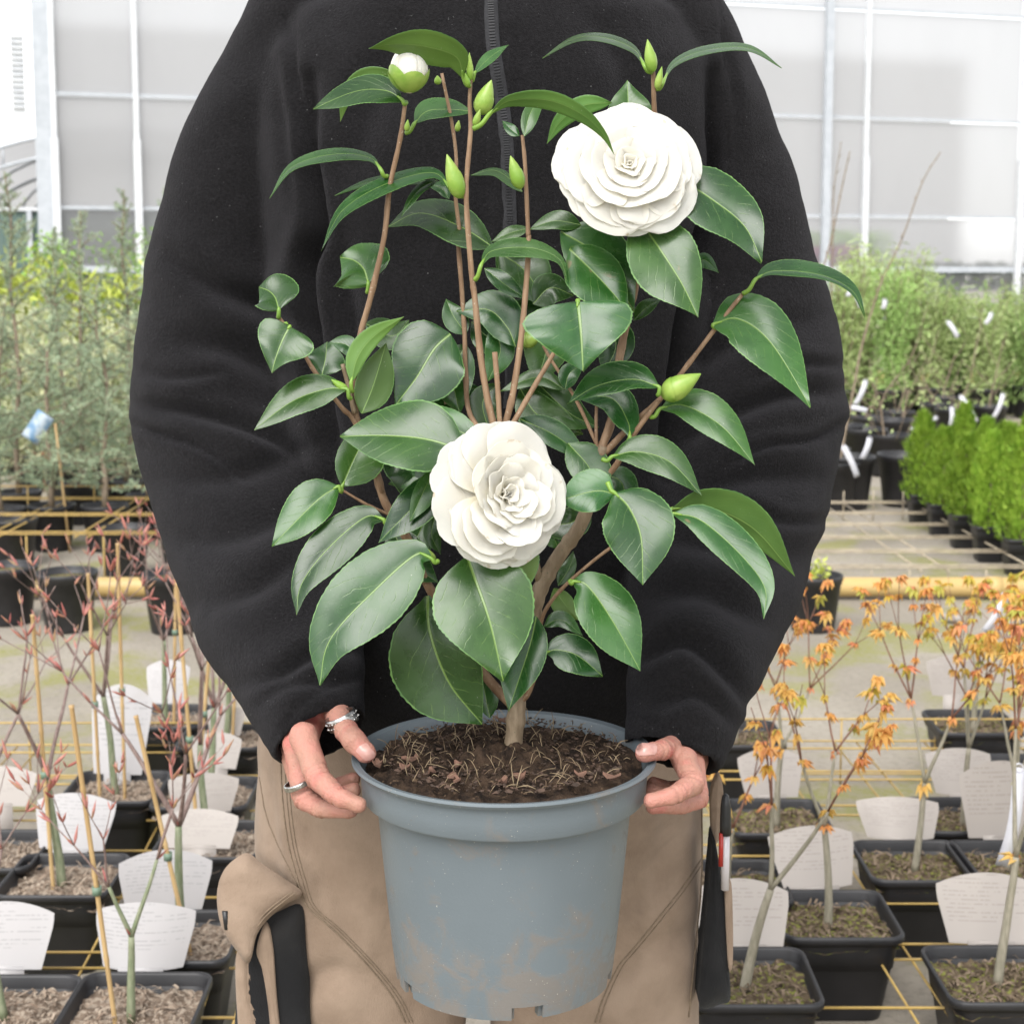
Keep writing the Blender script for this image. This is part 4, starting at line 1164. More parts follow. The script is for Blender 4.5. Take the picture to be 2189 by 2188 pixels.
# boots, below the frame
for sx in (-0.145, 0.08):
    mb = MB(); loft(mb, [[Vector((sx + .05 * a * math.cos(k / 24 * 6.283), 1.43 - .05 * (1 - z / .12) + (.135 - .5 * z) * math.sin(k / 24 * 6.283), z)) - PE for k in range(24)] for z, a in ((0.0, 1.0), (.02, 1.03), (.06, .95), (.12, .95), (.16, 1.0))])
    mb.build('boot', M['black_plastic'], person)

# ---- body: arms and hands as one continuous skin
mbb = MB()
def ball(c, r, seg=12, rings=8):
    vs_ = [c + Vector((0, 0, r))]; fs_ = []
    for i in range(1, rings):
        th = math.pi * i / rings
        for k in range(seg):
            a = 2 * math.pi * k / seg
            vs_.append(c + Vector((r * math.sin(th) * math.cos(a), r * math.sin(th) * math.sin(a), r * math.cos(th))))
    vs_.append(c - Vector((0, 0, r))); e = len(vs_) - 1
    for k in range(seg): fs_.append((0, 1 + k, 1 + (k + 1) % seg))
    for i in range(rings - 2):
        for k in range(seg):
            k2 = (k + 1) % seg; fs_.append((1 + i * seg + k, 1 + (i + 1) * seg + k, 1 + (i + 1) * seg + k2, 1 + i * seg + k2))
    b0 = 1 + (rings - 2) * seg
    for k in range(seg): fs_.append((b0 + k, e, b0 + (k + 1) % seg))
    mbb.add(vs_, fs_)
def limb(pts, seg=16):
    """balls and tapered tubes between them: (zone,x,y,Y,r) with r in zoom pixels"""
    P = []; R = []
    for z, x, y, Y, r in pts:
        uu, vv = zn(z, x, y); P.append(W(uu, vv, Y)); R.append(r / ZONES[z][2] * Y / FPX)
    for p, r in zip(P, R): ball(p, r * 0.995, 16, 10)
    for i in range(len(P) - 1):
        n = max(2, int((P[i + 1] - P[i]).length / 0.004))
        pp = [P[i].lerp(P[i + 1], k / n) for k in range(n + 1)]
        rr = [R[i] + (R[i + 1] - R[i]) * k / n - min(R[i], R[i + 1]) * 0.10 * math.sin(math.pi * k / n) for k in range(n + 1)]
        vs_, fs_ = tube_geo(pp, rr, seg); mbb.add(vs_, fs_)
    return P, R
# hand on the left of the picture
HL = {}
HL['index'] = limb([(8, 640, 560, 1.150, 108), (8, 735, 835, 1.118, 98), (8, 855, 955, 1.100, 82), (8, 905, 985, 1.096, 74), (8, 1022, 1030, 1.093, 60)])
HL['middle'] = limb([(8, 590, 600, 1.172, 105), (8, 640, 985, 1.148, 86), (8, 760, 1055, 1.132, 76), (8, 960, 1065, 1.122, 62)])
HL['ring'] = limb([(8, 560, 650, 1.195, 98), (8, 640, 990, 1.178, 82), (8, 800, 1010, 1.168, 74), (8, 980, 930, 1.160, 62)])
HL['little'] = limb([(8, 580, 690, 1.215, 85), (8, 690, 890, 1.205, 70), (8, 840, 905, 1.195, 62), (8, 985, 850, 1.185, 54)])
HL['thumb'] = limb([(8, 800, 290, 1.208, 110), (8, 868, 395, 1.180, 98), (8, 935, 520, 1.146, 93), (8, 990, 590, 1.132, 92), (8, 1070, 672, 1.125, 76)])
limb([(8, 760, 200, 1.225, 140), (8, 690, 380, 1.205, 145), (8, 640, 560, 1.174, 118)])
limb([(8, 740, 200, 1.225, 140), (8, 640, 420, 1.205, 145), (8, 585, 640, 1.195, 110)])
limb([(8, 700, 380, 1.195, 140), (8, 620, 520, 1.185, 120)])
# hand on the right
HR = {}
HR['thumb'] = limb([(9, 1500, 500, 1.210, 110), (9, 1440, 605, 1.182, 88), (9, 1335, 652, 1.136, 80), (9, 1215, 672, 1.122, 70)])
HR['index'] = limb([(9, 1490, 720, 1.150, 98), (9, 1552, 880, 1.122, 92), (9, 1440, 950, 1.104, 76), (9, 1390, 970, 1.100, 70), (9, 1258, 1000, 1.096, 58)])
HR['middle'] = limb([(9, 1545, 740, 1.172, 95), (9, 1592, 985, 1.150, 78), (9, 1470, 1032, 1.134, 70), (9, 1272, 1040, 1.122, 56)])
HR['ring'] = limb([(9, 1560, 760, 1.195, 90), (9, 1570, 960, 1.180, 72), (9, 1440, 985, 1.168, 66), (9, 1262, 930, 1.160, 56)])
HR['little'] = limb([(9, 1550, 780, 1.215, 80), (9, 1520, 900, 1.205, 64), (9, 1400, 915, 1.195, 58), (9, 1275, 880, 1.185, 50)])
limb([(9, 1500, 420, 1.225, 140), (9, 1515, 560, 1.208, 135), (9, 1500, 700, 1.176, 108)])
limb([(9, 1500, 420, 1.225, 140), (9, 1550, 580, 1.205, 135), (9, 1560, 730, 1.195, 100)])
# forearms, upper arms and shoulders inside the jacket
limb([(8, 750, 220, 1.222, 130), (8, 640, -100, 1.285, 140)]); limb([('d', 590, 1290, 1.285, 48), ('d', 440, 840, 1.445, 45), ('d', 470, 300, 1.475, 42), ('d', 530, 130, 1.475, 45), ('d', 700, 60, 1.475, 60), ('d', 920, 60, 1.475, 70)])
limb([(9, 1500, 420, 1.222, 130), (9, 1560, 150, 1.285, 140)]); limb([('d', 1300, 1290, 1.285, 48), ('d', 1405, 840, 1.445, 45), ('d', 1390, 300, 1.475, 42), ('d', 1320, 130, 1.475, 45), ('d', 1140, 60, 1.475, 60), ('d', 920, 60, 1.475, 70)])
bm_ = remesh('body', mbb, 0.0017, 7, 0.5)
co, no = mesh_np(bm_)
# skin creases at the finger joints
def crease(Ps, k, amt=0.0015, wd=0.0013, n_=3):
    global co
    P, R = Ps
    a = (P[k] - P[k - 1]).normalized(); b = (P[min(k + 1, len(P) - 1)] - P[k]).normalized(); t = (a + b).normalized()
    for q in range(n_):
        c = np.array(P[k] + t * (q - (n_ - 1) / 2) * 0.0042)
        d = (co - c) @ np.array(t); rr = np.linalg.norm(co - c, axis=1)
        co = co - no * (amt * np.exp(-(d / wd) ** 2) * (rr < R[k] * 1.35))[:, None]
for H_ in (HL, HR):
    for f in ('index', 'middle', 'ring', 'little'):
        crease(H_[f], 1); crease(H_[f], 2, 0.0009)
    crease(H_['thumb'], 2, 0.0009, 0.0014, 4)
pn = np.array([mno.noise((c[0] * 160, c[1] * 160, c[2] * 160)) * 0.00045 for c in co])
co = co + no * pn[:, None]
mesh_set(bm_, co)
body = link_mesh('body', bm_, M['skin'], person, PE)
bco, _ = mesh_np(bm_); bco = bco + np.array(PE)
bbvh = BVHTree.FromPolygons([Vector(c) for c in bco], [tuple(p.vertices) for p in bm_.polygons])
def nail(zone, quad, lift=0.0007):
    """quad: root-left, root-right, tip-right, tip-left in zoom pixels, laid on the skin"""
    vs_ = []; fs_ = []; N = 8
    q = [Vector((x, y, 0)) for x, y in quad]
    for i in range(N + 1):
        for j in range(N + 1):
            a, b = i / N, j / N
            s = b - 0.5
            ins = 0.22 * (abs(s) * 2) ** 3 * (1 if a < 0.5 else 0.8)
            a2 = a * (1 - ins) if a > 0.5 else a + ins * (0.5 - a)
            p = q[0].lerp(q[1], b).lerp(q[3].lerp(q[2], b), a2)
            uu, vv = zn(zone, p.x, p.y); h_, n_ = hit(bbvh, uu, vv, lift)
            if h_ is None: h_ = W(uu, vv, 1.11)
            vs_.append(h_ - PE)
    for i in range(N):
        for j in range(N): fs_.append((i * (N + 1) + j, i * (N + 1) + j + 1, (i + 1) * (N + 1) + j + 1, (i + 1) * (N + 1) + j))
    mb = MB(); mb.add(vs_, fs_); mb.build('nail', M['nail'], person)
nail(8, [(995, 650), (1065, 598), (1142, 690), (1072, 732)])
nail(9, [(1300, 612), (1296, 682), (1158, 690), (1162, 606)])
def ring_band(name, zone, c, d, Y, R, wd, bumps, label):
    uu, vv = zn(zone, *c); P = W(uu, vv, Y); u2, v2 = zn(zone, *d); ax = (W(u2, v2, Y) - P).normalized()
    o = empty(name, P); o.rotation_mode = 'QUATERNION'; o.rotation_quaternion = ax.to_track_quat('Z', 'Y')
    prof = [(R, -wd / 2), (R + .0011, -wd / 2), (R + .0016, -wd / 4), (R + .0013, 0), (R + .0016, wd / 4), (R + .0011, wd / 2), (R, wd / 2), (R, -wd / 2)]
    vs_, fs_ = lathe(prof, 48, close=False); mb = MB(); mb.add(vs_, fs_); mb.build('band', M['silver'], o)
    if bumps:
        mb = MB()
        for k in range(26):
            a = 6.283 * k / 26
            for z in (-wd * .2, wd * .2):
                p = Vector(((R + .0016) * math.cos(a), (R + .0016) * math.sin(a), z)); r = .0008 if k % 3 else .0013
                mb.add([p + Vector(q) * r for q in ((1, 0, 0), (-1, 0, 0), (0, 1, 0), (0, -1, 0), (0, 0, 1), (0, 0, -1))], [(0, 2, 4), (2, 1, 4), (1, 3, 4), (3, 0, 4), (2, 0, 5), (1, 2, 5), (3, 1, 5), (0, 3, 5)])
        tag(mb.build('bead', M['silver'], o), kind='stuff')
    tag(o, label, 'ring')
ring_band('finger_ring', 8, (905, 445), (975, 590), 1.158, 0.0112, 0.0095, True, 'wide ornate silver ring with beaded pattern worn on a thumb')
ring_band('finger_ring', 8, (606, 880), (655, 1000), 1.150, 0.0104, 0.0042, False, 'narrow plain silver ring worn on a finger')
# pen in the pocket
pen = empty('pen', W(1552, 1895, 1.345)); pb = W(1552, 1895, 1.345)
mb = MB(); mb.tube([W(1551, 1783, 1.345) - pb, W(1551, 1760, 1.345) - pb, W(1551, 1720, 1.345) - pb, W(1551, 1700, 1.345) - pb, W(1551, 1696, 1.345) - pb], [.0052, .0052, .0046, .003, .001], 14); mb.build('cap', M['black_plastic'], pen)
mb = MB(); mb.tube([W(1550, 1900, 1.345) - pb, W(1551, 1784, 1.345) - pb], [.0038, .0038], 12); mb.build('barrel', M['clear_pen'], pen)
mb = MB(); mb.tube([W(1541, 1850, 1.343) - pb, W(1542, 1780, 1.343) - pb], [.0022, .0022], 10); mb.build('refill', M['red_plastic'], pen)
tag(pen, 'capped pen with clear barrel sticking out of the black thigh pocket', 'pen')
# ------------------------------------------------------------------ nursery materials
M['black_pot'] = simple('black_pot_plastic', (0.012, 0.012, 0.014), (0.022, 0.021, 0.023), 12, 0.48, 0.5, bscale=90, bstr=0.08)
M['mulch_tan'] = mk_soil('tan_bark_mulch', (0.13, 0.095, 0.07), (0.31, 0.235, 0.175), (0.46, 0.38, 0.30), 60, 0.5)
M['mulch_brown'] = mk_soil('brown_mossy_mulch', (0.06, 0.042, 0.028), (0.17, 0.125, 0.08), (0.24, 0.25, 0.06), 60, 0.52)
M['mulch_fibre'] = simple('dry_mulch_fibre', (0.42, 0.34, 0.26), (0.24, 0.17, 0.12), 40, 0.9)
M['mulch_dark'] = simple('dark_mulch_fibre', (0.26, 0.19, 0.13), (0.12, 0.085, 0.05), 40, 0.9)
M['yellow_wire'] = simple('yellow_painted_wire', (0.56, 0.38, 0.11), (0.46, 0.31, 0.10), 25, 0.5)
M['pale_wire'] = simple('weathered_pale_wire', (0.50, 0.42, 0.30), (0.36, 0.30, 0.22), 25, 0.6)
M['yellow_pipe'] = simple('yellow_pipe_plastic', (0.56, 0.39, 0.15), (0.48, 0.34, 0.14), 3, 0.5, bscale=20, bstr=0.1)
M['bamboo'] = simple('bamboo_cane', (0.58, 0.40, 0.19), (0.46, 0.30, 0.13), 30, 0.5, stretch=(1, 1, .15))
M['tie'] = simple('green_tie_tape', (0.16, 0.24, 0.17), None, rough=0.5)
M['maple_bark'] = mk_stem('green_maple_bark', (0.19, 0.23, 0.13), (0.29, 0.31, 0.20), (0.36, 0.34, 0.28))
M['maple_bark_grey'] = mk_stem('grey_maple_bark', (0.24, 0.22, 0.16), (0.33, 0.30, 0.23), (0.20, 0.22, 0.13))
M['twig_purple'] = mk_stem('purple_maple_twig', (0.19, 0.125, 0.11), (0.28, 0.205, 0.18), (0.38, 0.31, 0.27))
M['twig_brown'] = mk_stem('brown_maple_twig', (0.17, 0.075, 0.05), (0.26, 0.13, 0.085), (0.30, 0.2, 0.14))
def varied(name, cols, rough=0.5, trans=0.25, tcol=None):
    t = NT(name); info = t.n('ShaderNodeObjectInfo'); ob = t.coords()
    cr = t.n('ShaderNodeValToRGB'); el = cr.color_ramp.elements
    for i, c in enumerate(cols):
        p = i / (len(cols) - 1)
        e = el[i] if i < 2 else el.new(p)
        e.position = p; e.color = rgb(c)
    x = t.math('FRACT', t.math('ADD', info.outputs['Random'], t.math('MULTIPLY', t.noise(ob, 90, 2), 0.5)))
    t.l(x, cr.inputs[0])
    b = t.bsdf(cr.outputs[0], rough, 0.4)
    return t.done(add_translucent(t, b, cr.outputs[0], trans))
M['maple_leaf'] = varied('young_orange_maple_leaf', [(0.82, 0.33, 0.12), (0.86, 0.46, 0.12), (0.84, 0.58, 0.16), (0.78, 0.26, 0.16)], 0.5, 0.38)
M['maple_leaf_yellow'] = varied('young_yellow_maple_leaf', [(0.74, 0.50, 0.07), (0.70, 0.57, 0.10), (0.58, 0.58, 0.12), (0.76, 0.40, 0.07)], 0.5, 0.38)
M['maple_bud'] = varied('red_maple_bud', [(0.54, 0.19, 0.15), (0.60, 0.27, 0.22), (0.42, 0.11, 0.10), (0.50, 0.34, 0.18)], 0.45, 0.15)
def mk_card(name, base, ink):
    """printed label: rows of fine grey lines"""
    t = NT(name); uv = t.coords('UV'); sep = t.n('ShaderNodeSeparateXYZ'); t.l(uv, sep.inputs[0])
    info = t.n('ShaderNodeObjectInfo')
    U, V = sep.outputs[0], sep.outputs[1]
    rows = t.math('MULTIPLY', V, 17.0)
    ln = t.ramp(t.math('ABSOLUTE', t.math('SUBTRACT', t.math('FRACT', rows), 0.5)), 0.05, 0.20, 1, 0)
    row = t.math('FLOOR', rows)
    cmb = t.n('ShaderNodeCombineXYZ'); t.l(t.math('MULTIPLY', U, 22.0), cmb.inputs[0]); t.l(t.math('ADD', t.math('MULTIPLY', row, 7.3), t.math('MULTIPLY', info.outputs['Random'], 90.0)), cmb.inputs[1])
    br = t.ramp(t.noise(cmb.outputs[0], 1.0, 2), 0.42, 0.5)
    cm2 = t.n('ShaderNodeCombineXYZ'); t.l(t.math('MULTIPLY', U, 2.2), cm2.inputs[0]); t.l(t.math('MULTIPLY', row, 3.1), cm2.inputs[1])
    br2 = t.ramp(t.noise(cm2.outputs[0], 1.0, 1), 0.42, 0.48)
    inn = t.math('MULTIPLY', t.math('MULTIPLY', t.ramp(U, 0.05, 0.07), t.ramp(U, 0.93, 0.95, 1, 0)), t.ramp(V, 0.30, 0.33))
    m = t.math('MULTIPLY', t.math('MULTIPLY', ln, br), t.math('MULTIPLY', br2, inn))
    ob = t.coords(); dirt = t.ramp(t.noise(ob, 25, 4), 0.5, 0.8)
    col = t.mix(t.math('MULTIPLY', dirt, 0.25), base, (0.5, 0.46, 0.40))
    col = t.mix(t.math('MULTIPLY', m, 0.50), col, ink)
    b = t.bsdf(col, 0.45, 0.4)
    return t.done(add_translucent(t, b, (0.7, 0.68, 0.66), 0.12))
M['card'] = mk_card('white_label_card', (0.55, 0.53, 0.53), (0.22, 0.21, 0.22))
M['card_tan'] = mk_card('weathered_label_card', (0.45, 0.405, 0.37), (0.20, 0.17, 0.15))
M['tag_white'] = simple('white_plastic_tag', (0.72, 0.72, 0.76), (0.62, 0.62, 0.68), 20, 0.4)
M['tag_blue'] = simple('blue_picture_tag', (0.13, 0.26, 0.42), (0.45, 0.52, 0.58), 22, 0.35)

# ------------------------------------------------------------------ square pots and their maples
PW, PH = 0.193, 0.150
def rrect(w, r, n=5):
    pts = []
    for cx, cy, a0 in ((1, 1, 0), (-1, 1, 90), (-1, -1, 180), (1, -1, 270)):
        for k in range(n):
            a = math.radians(a0 + 90 * k / (n - 1)); pts.append((cx * (w / 2 - r) + r * math.cos(a), cy * (w / 2 - r) + r * math.sin(a)))
    return pts
def square_pot(w=PW, h=PH):
    mb = MB(); k = w / PW
    rings = []
    for ww, z in ((w * .70, 0.0), (w * .71, 0.004), (w * .90, h * .86), (w * .915, h * .87), (w * .93, h - .013), (w * .985, h - .0125), (w, h - .010), (w, h - .003), (w * .985, h), (w * .955, h), (w * .935, h - .004), (w * .90, h - .03), (w * .86, h * .6)):
        rings.append([Vector((x, y, z)) for x, y in rrect(ww, .024 * k)])
    loft(mb, rings)
    return mb
proto_pot = square_pot()
def mulch(seed, brown):
    rnd = random.Random(seed); mb = MB(); N = 22; w = PW * .915
    z0 = PH - .024
    vs_ = []; fs_ = []
    for i in range(N + 1):
        for j in range(N + 1):
            x, y = (i / N - .5) * w, (j / N - .5) * w
            vs_.append((x, y, z0 + .010 * mno.noise((x * 40, y * 40, seed)) + .007 * mno.noise((x * 110, y * 110, seed + 4))))
    for i in range(N):
        for j in range(N): fs_.append((i * (N + 1) + j, (i + 1) * (N + 1) + j, (i + 1) * (N + 1) + j + 1, i * (N + 1) + j + 1))
    mb.add(vs_, fs_)
    mf = MB()
    for q in range(230):
        p = Vector((rnd.uniform(-.44, .44) * w, rnd.uniform(-.44, .44) * w, z0 + rnd.uniform(.001, .010)))
        a = rnd.random() * 6.28; Ln = rnd.uniform(.006, .026); d = Vector((math.cos(a), math.sin(a), rnd.uniform(-.2, .5)))
        s = Vector((-d.y, d.x, rnd.uniform(-.5, .5))).normalized() * rnd.uniform(.0007, .0024)
        e = p + d * Ln; m_ = p + d * Ln * .5 + Vector((rnd.uniform(-1, 1), rnd.uniform(-1, 1), 1.0)) * .003
        lim = w * .485
        if max(abs(e.x), abs(e.y)) > lim: continue
        mf.add([p - s, p + s, m_ + s, m_ - s, e], [(0, 1, 2, 3), (3, 2, 4)])
    return mb, mf
pot_me = None
def make_mesh(mb, name, mats, smooth=True, uvs=None):
    o = mb.build(name, mats, None, smooth, None, uvs); me = o.data; bpy.data.objects.remove(o); return me
pot_me = make_mesh(proto_pot, 'square_pot', M['black_pot'])
mulch_me = {}
for b_ in (0, 1):
    for q in range(3):
        a, f = mulch(10 + q + 5 * b_, b_)
        mulch_me[(b_, q)] = (make_mesh(a, 'mulch', M['mulch_brown' if b_ else 'mulch_tan']), make_mesh(f, 'mulch_fibre', M['mulch_dark' if b_ else 'mulch_fibre'], False))
def child(name, me, parent, loc=(0, 0, 0), rot=None, sc=1.0):
    o = bpy.data.objects.new(name, me); COL.objects.link(o); setp(o, parent); o.location = loc
    if rot is not None:
        o.rotation_mode = 'QUATERNION'; o.rotation_quaternion = rot
    o.scale = (sc, sc, sc)
    return o
# shared small pieces
def bud_piece():
    mb = MB(); prof = [(.0003, 0), (.0014, .004), (.0019, .009), (.0012, .015), (.0002, .022)]
    v_, f_ = lathe(prof, 6); mb.add(v_, f_); return make_mesh(mb, 'bud', M['maple_bud'])
bud_me = bud_piece()
def mleaf_piece(mat, seed):
    rnd = random.Random(seed); mb = MB()
    for k, (a, L_) in enumerate(((0, 1.0), (38, .88), (-38, .88), (80, .62), (-80, .62))):
        a = math.radians(a); d = Vector((math.sin(a), 0, -math.cos(a) * .55)); d = Vector((math.sin(a) * .9, math.cos(a), -.25 - .35 * rnd.random()))
        s = Vector((math.cos(a), -math.sin(a), 0)) * .0038
        Ln = .019 * L_
        m1 = d * Ln * .5 + Vector((0, 0, .003))
        t_ = d * Ln + Vector((0, 0, -.004))
        mb.add([Vector((0, 0, 0)), m1 - s, t_, m1 + s], [(0, 1, 2), (0, 2, 3)])
    return make_mesh(mb, 'leaf', mat, True)
mleaf = {('o', i): mleaf_piece(M['maple_leaf'], i) for i in range(3)}
mleaf.update({('y', i): mleaf_piece(M['maple_leaf_yellow'], i + 9) for i in range(3)})

def grow(mb_tr, mb_tw, rnd, p, d, L_, r, depth, nodes, spread=0.5, straight=0.10):
    """one shoot that forks in opposite pairs"""
    n = max(3, int(L_ / .03)); pts = [p.copy()]; rr = [r]
    for i in range(n):
        d = (d + Vector((rnd.uniform(-1, 1), rnd.uniform(-1, 1), rnd.uniform(-.1, .5))) * straight).normalized()
        p = p + d * L_ / n; pts.append(p.copy()); rr.append(r * (1 - .35 * (i + 1) / n))
        if depth <= 1 and i % 2: nodes.append((p.copy(), d.copy(), 0.55))
    if depth >= 3: mb_tr.tube(pts, rr, 7, smooth=2)
    else:
        m_ = MB(); m_.tube(pts, rr, 7 if depth >= 2 else 5, smooth=2); mb_tw.append((depth, m_))
    if depth <= 0:
        nodes.append((p, d, 1.0)); return
    k = 2 if rnd.random() < .75 else 3
    ax = d.orthogonal().normalized(); ax.rotate(Matrix.Rotation(rnd.random() * 6.28, 3, d))
    for j in range(k):
        s = ax.copy(); s.rotate(Matrix.Rotation(6.283 * j / k, 3, d))
        dd = (d + s * rnd.uniform(.6, 1.15) * spread + Vector((0, 0, .12))).normalized()
        grow(mb_tr, mb_tw, rnd, p, dd, L_ * rnd.uniform(.62, .95), rr[-1] * rnd.uniform(.68, .85), depth - 1, nodes, spread, straight * 1.15)
    nodes.append((p, d, .5))

def maple(u_, v_, seed, kind, h0=.2, r0=.009, depth=3, lean=(0, 0), label='', cane=None, spread=.5, rz=0.0, dens=1.0, group=None, z=PH):
    rnd = random.Random(seed)
    pos = G(u_, v_, z); pos.z = 0
    red = kind == 'r'
    o = empty('potted_maple', pos, rz)
    tag(o, label, 'potted tree', group)
    child('pot', pot_me, o)
    q = seed % 3
    ms, mf = mulch_me[(0 if red else 1, q)]
    rotz = Matrix.Rotation(math.pi / 2 * (seed % 4), 4, 'Z').to_quaternion()
    so = child('mulch', ms, o, (0, 0, 0), rotz)
    tag(child('mulch_fibre', mf, so), kind='stuff')
    mt_, mw = MB(), []; nodes = []
    base = Vector((rnd.uniform(-.01, .01), rnd.uniform(-.005, .015), PH - .03))
    d0 = Vector((lean[0], lean[1], 1)).normalized()
    grow(mt_, mw, rnd, base, d0, h0, r0 * .82, depth, nodes, spread, .05)
    mt_.build('trunk', M['maple_bark'] if red else M['maple_bark_grey'], o)
    for dp_, m_ in mw: m_.build('branch', M['twig_purple'] if red else M['maple_bark_grey' if dp_ >= 2 else 'twig_brown'], o)
    for p, d, wgt in nodes:
        if rnd.random() > dens: continue
        if red:
            for j in range(2):
                dd = (d * .8 + Vector((rnd.uniform(-1, 1), rnd.uniform(-1, 1), rnd.uniform(-.2, .8))) * .75).normalized()
                child('bud', bud_me, o, p, dd.to_track_quat('Z', 'Y'), rnd.uniform(.7, 1.45))
        else:
            for j in range(2 if wgt < .9 else 4):
                a = rnd.random() * 6.28
                R_ = Matrix.Rotation(a, 3, 'Z') @ Matrix.Rotation(rnd.uniform(-.9, .5), 3, 'X')
                kk = 'y' if rnd.random() < (.6 if kind == 'y' else .15) else 'o'
                child('leaf', mleaf[(kk, rnd.randrange(3))], o, p + d * rnd.uniform(-.004, .004), R_.to_quaternion(), rnd.uniform(.6, 1.4))
    if cane:
        for (cx, cy, hh, lx, ly) in cane:
            mc = MB(); a = Vector((cx, cy, PH - .05)); e = Vector((cx + lx, cy + ly, PH + hh))
            n = max(3, int(hh / .09)); pts = []; rr = []
            for i in range(n):
                for f, r_ in ((0, .0042), (.04, .0036), (.93, .0035), (.97, .0042)):
                    t_ = (i + f) / n; pts.append(a.lerp(e, t_)); rr.append(r_)
            mc.tube(pts, rr, 8)
            mc.build('cane', M['bamboo'], o)
            for f in (.45,):
                c_ = a.lerp(e, f) - base; zz = PH - .03 + (a.lerp(e, f).z - base.z)
                mt2 = MB(); v_, f_ = lathe([(.0052, -.006), (.0066, -.006), (.0066, .006), (.0052, .006), (.0052, -.006)], 16, close=False)
                cc = a.lerp(e, f); mt2.add([Vector(p_) + Vector((cc.x, cc.y, cc.z)) for p_ in v_], f_); mt2.build('tie', M['tie'], o)
    return o

def card(u_, v_, z, hgt, wid, lean, label, group, mat='card', rz=0.0, top=.18, loc=None):
    """arched label on a tapering stake pushed into the pot"""
    p = loc if loc is not None else G(u_, v_, z)
    rq = random.Random(u_ * 7 + v_); rz += rq.uniform(-.16, .16); lean += rq.uniform(-.10, .12); bow = rq.uniform(-.12, .25); skew = rq.uniform(-.05, .05)
    o = empty('plant_label', (p.x, p.y, p.z), rz)
    NX, NY = 12, 8; vs_ = []; uv = []; fs_ = []
    for j in range(NY + 1):
        for i in range(NX + 1):
            s = (i / NX - .5) * 2; t_ = j / NY
            x = s * wid / 2 * (.80 + .20 * min(1, t_ * 1.25)); topz = hgt * (1 - top * s * s)
            zz = topz * t_
            y = lean * zz + bow * wid * (s * s) * .5 - .03 * hgt * math.sin(t_ * 2); x += skew * zz
            vs_.append(Vector((x, y, zz))); uv.append((i / NX, zz / hgt))
    n = len(vs_)
    for j in range(NY):
        for i in range(NX): fs_.append((j * (NX + 1) + i, j * (NX + 1) + i + 1, (j + 1) * (NX + 1) + i + 1, (j + 1) * (NX + 1) + i))
    vs2 = [p_ + Vector((0, .0007, 0)) for p_ in vs_]
    f2 = [tuple(n + k for k in reversed(f)) for f in fs_]
    mb = MB(); mb.v = [tuple(p_) for p_ in vs_ + vs2]; mb.f = fs_ + f2; mb.m = [0] * len(mb.f)
    mb.build('card', M[mat], o, uvs=uv + uv)
    mb = MB(); mb.box((0, .001, -.045), (wid * .45, .0008, .10)); mb.build('stake', M[mat], o, uvs=[(0, 0)] * 8)
    tag(o, label, 'plant label', group)
    return o

gL, gR = 'red-budded maples in square pots', 'orange-leaved maples in square pots'
lab = 'bare red-budded maple sapling in a square black pot of tan mulch'
# left bed: (u, v of the pot's rim centre)
left = [
    (136, 1866, 3, dict(h0=.20, r0=.0105, depth=3, lean=(-.03, 0), cane=[(-.014, -.012, .46, -.02, 0)]), 'thick-stemmed red-budded maple with one tall cane in a square pot of tan mulch'),
    (288, 2140, 4, dict(h0=.13, r0=.0085, depth=4, lean=(.05, 0), cane=[(-.022, -.015, .44, -.05, 0)], spread=.4), 'red-budded maple forking low beside a leaning cane, next to the lifted pocket flap'),
    (0, 2146, 5, dict(h0=.14, r0=.008, depth=3, lean=(-.2, 0)), 'red-budded maple leaning away without a cane in a square pot of tan mulch'),
    (378, 1996, 6, dict(h0=.20, r0=.0105, depth=3, lean=(-.03, 0), cane=[(.03, -.02, .36, -.08, 0)]), 'red-budded maple with a short slanting cane behind the pocket flap'),
    (248, 1678, 8, dict(h0=.21, r0=.010, depth=3, lean=(-.02, 0), cane=[(.02, -.01, .5, .0, 0), (-.03, -.01, .44, -.01, 0)]), 'red-budded maple with two canes and a tall narrow label'),
    (-20, 1812, 9, dict(h0=.17, r0=.009, depth=3, lean=(.05, 0)), 'red-budded maple without a cane behind the thick-stemmed one'),
    (352, 1528, 12, dict(h0=.21, r0=.009, depth=3, lean=(0, 0), cane=[(.02, 0, .5, 0.02, 0)]), 'red-budded maple in the last row before the end of the yellow tray'),
    (452, 1790, 14, dict(h0=.20, r0=.010, depth=3, lean=(-.08, 0), cane=[(-.02, -.01, .48, -.03, 0)]), 'red-budded maple behind the creased shiny label card'),
    (440, 1690, 15, dict(h0=.20, r0=.010, depth=3, lean=(.06, 0), cane=[(-.02, -.01, .42, .05, 0)]), 'caned red-budded maple close against the beige trouser leg'),
    (480, 1570, 17, dict(h0=.18, r0=.010, depth=3, lean=(.05, 0), cane=[(.015, 0, .40, .03, 0)]), 'caned red-budded maple right under the left black sleeve'),
]
for u_, v_, sd, kw, lb in left:
    maple(u_, v_, sd, 'r', label=lb, group=gL, dens=.75, **{'spread': .62, **kw})
cl = 'white arched label card printed with fine grey lines in a red-budded maple pot'
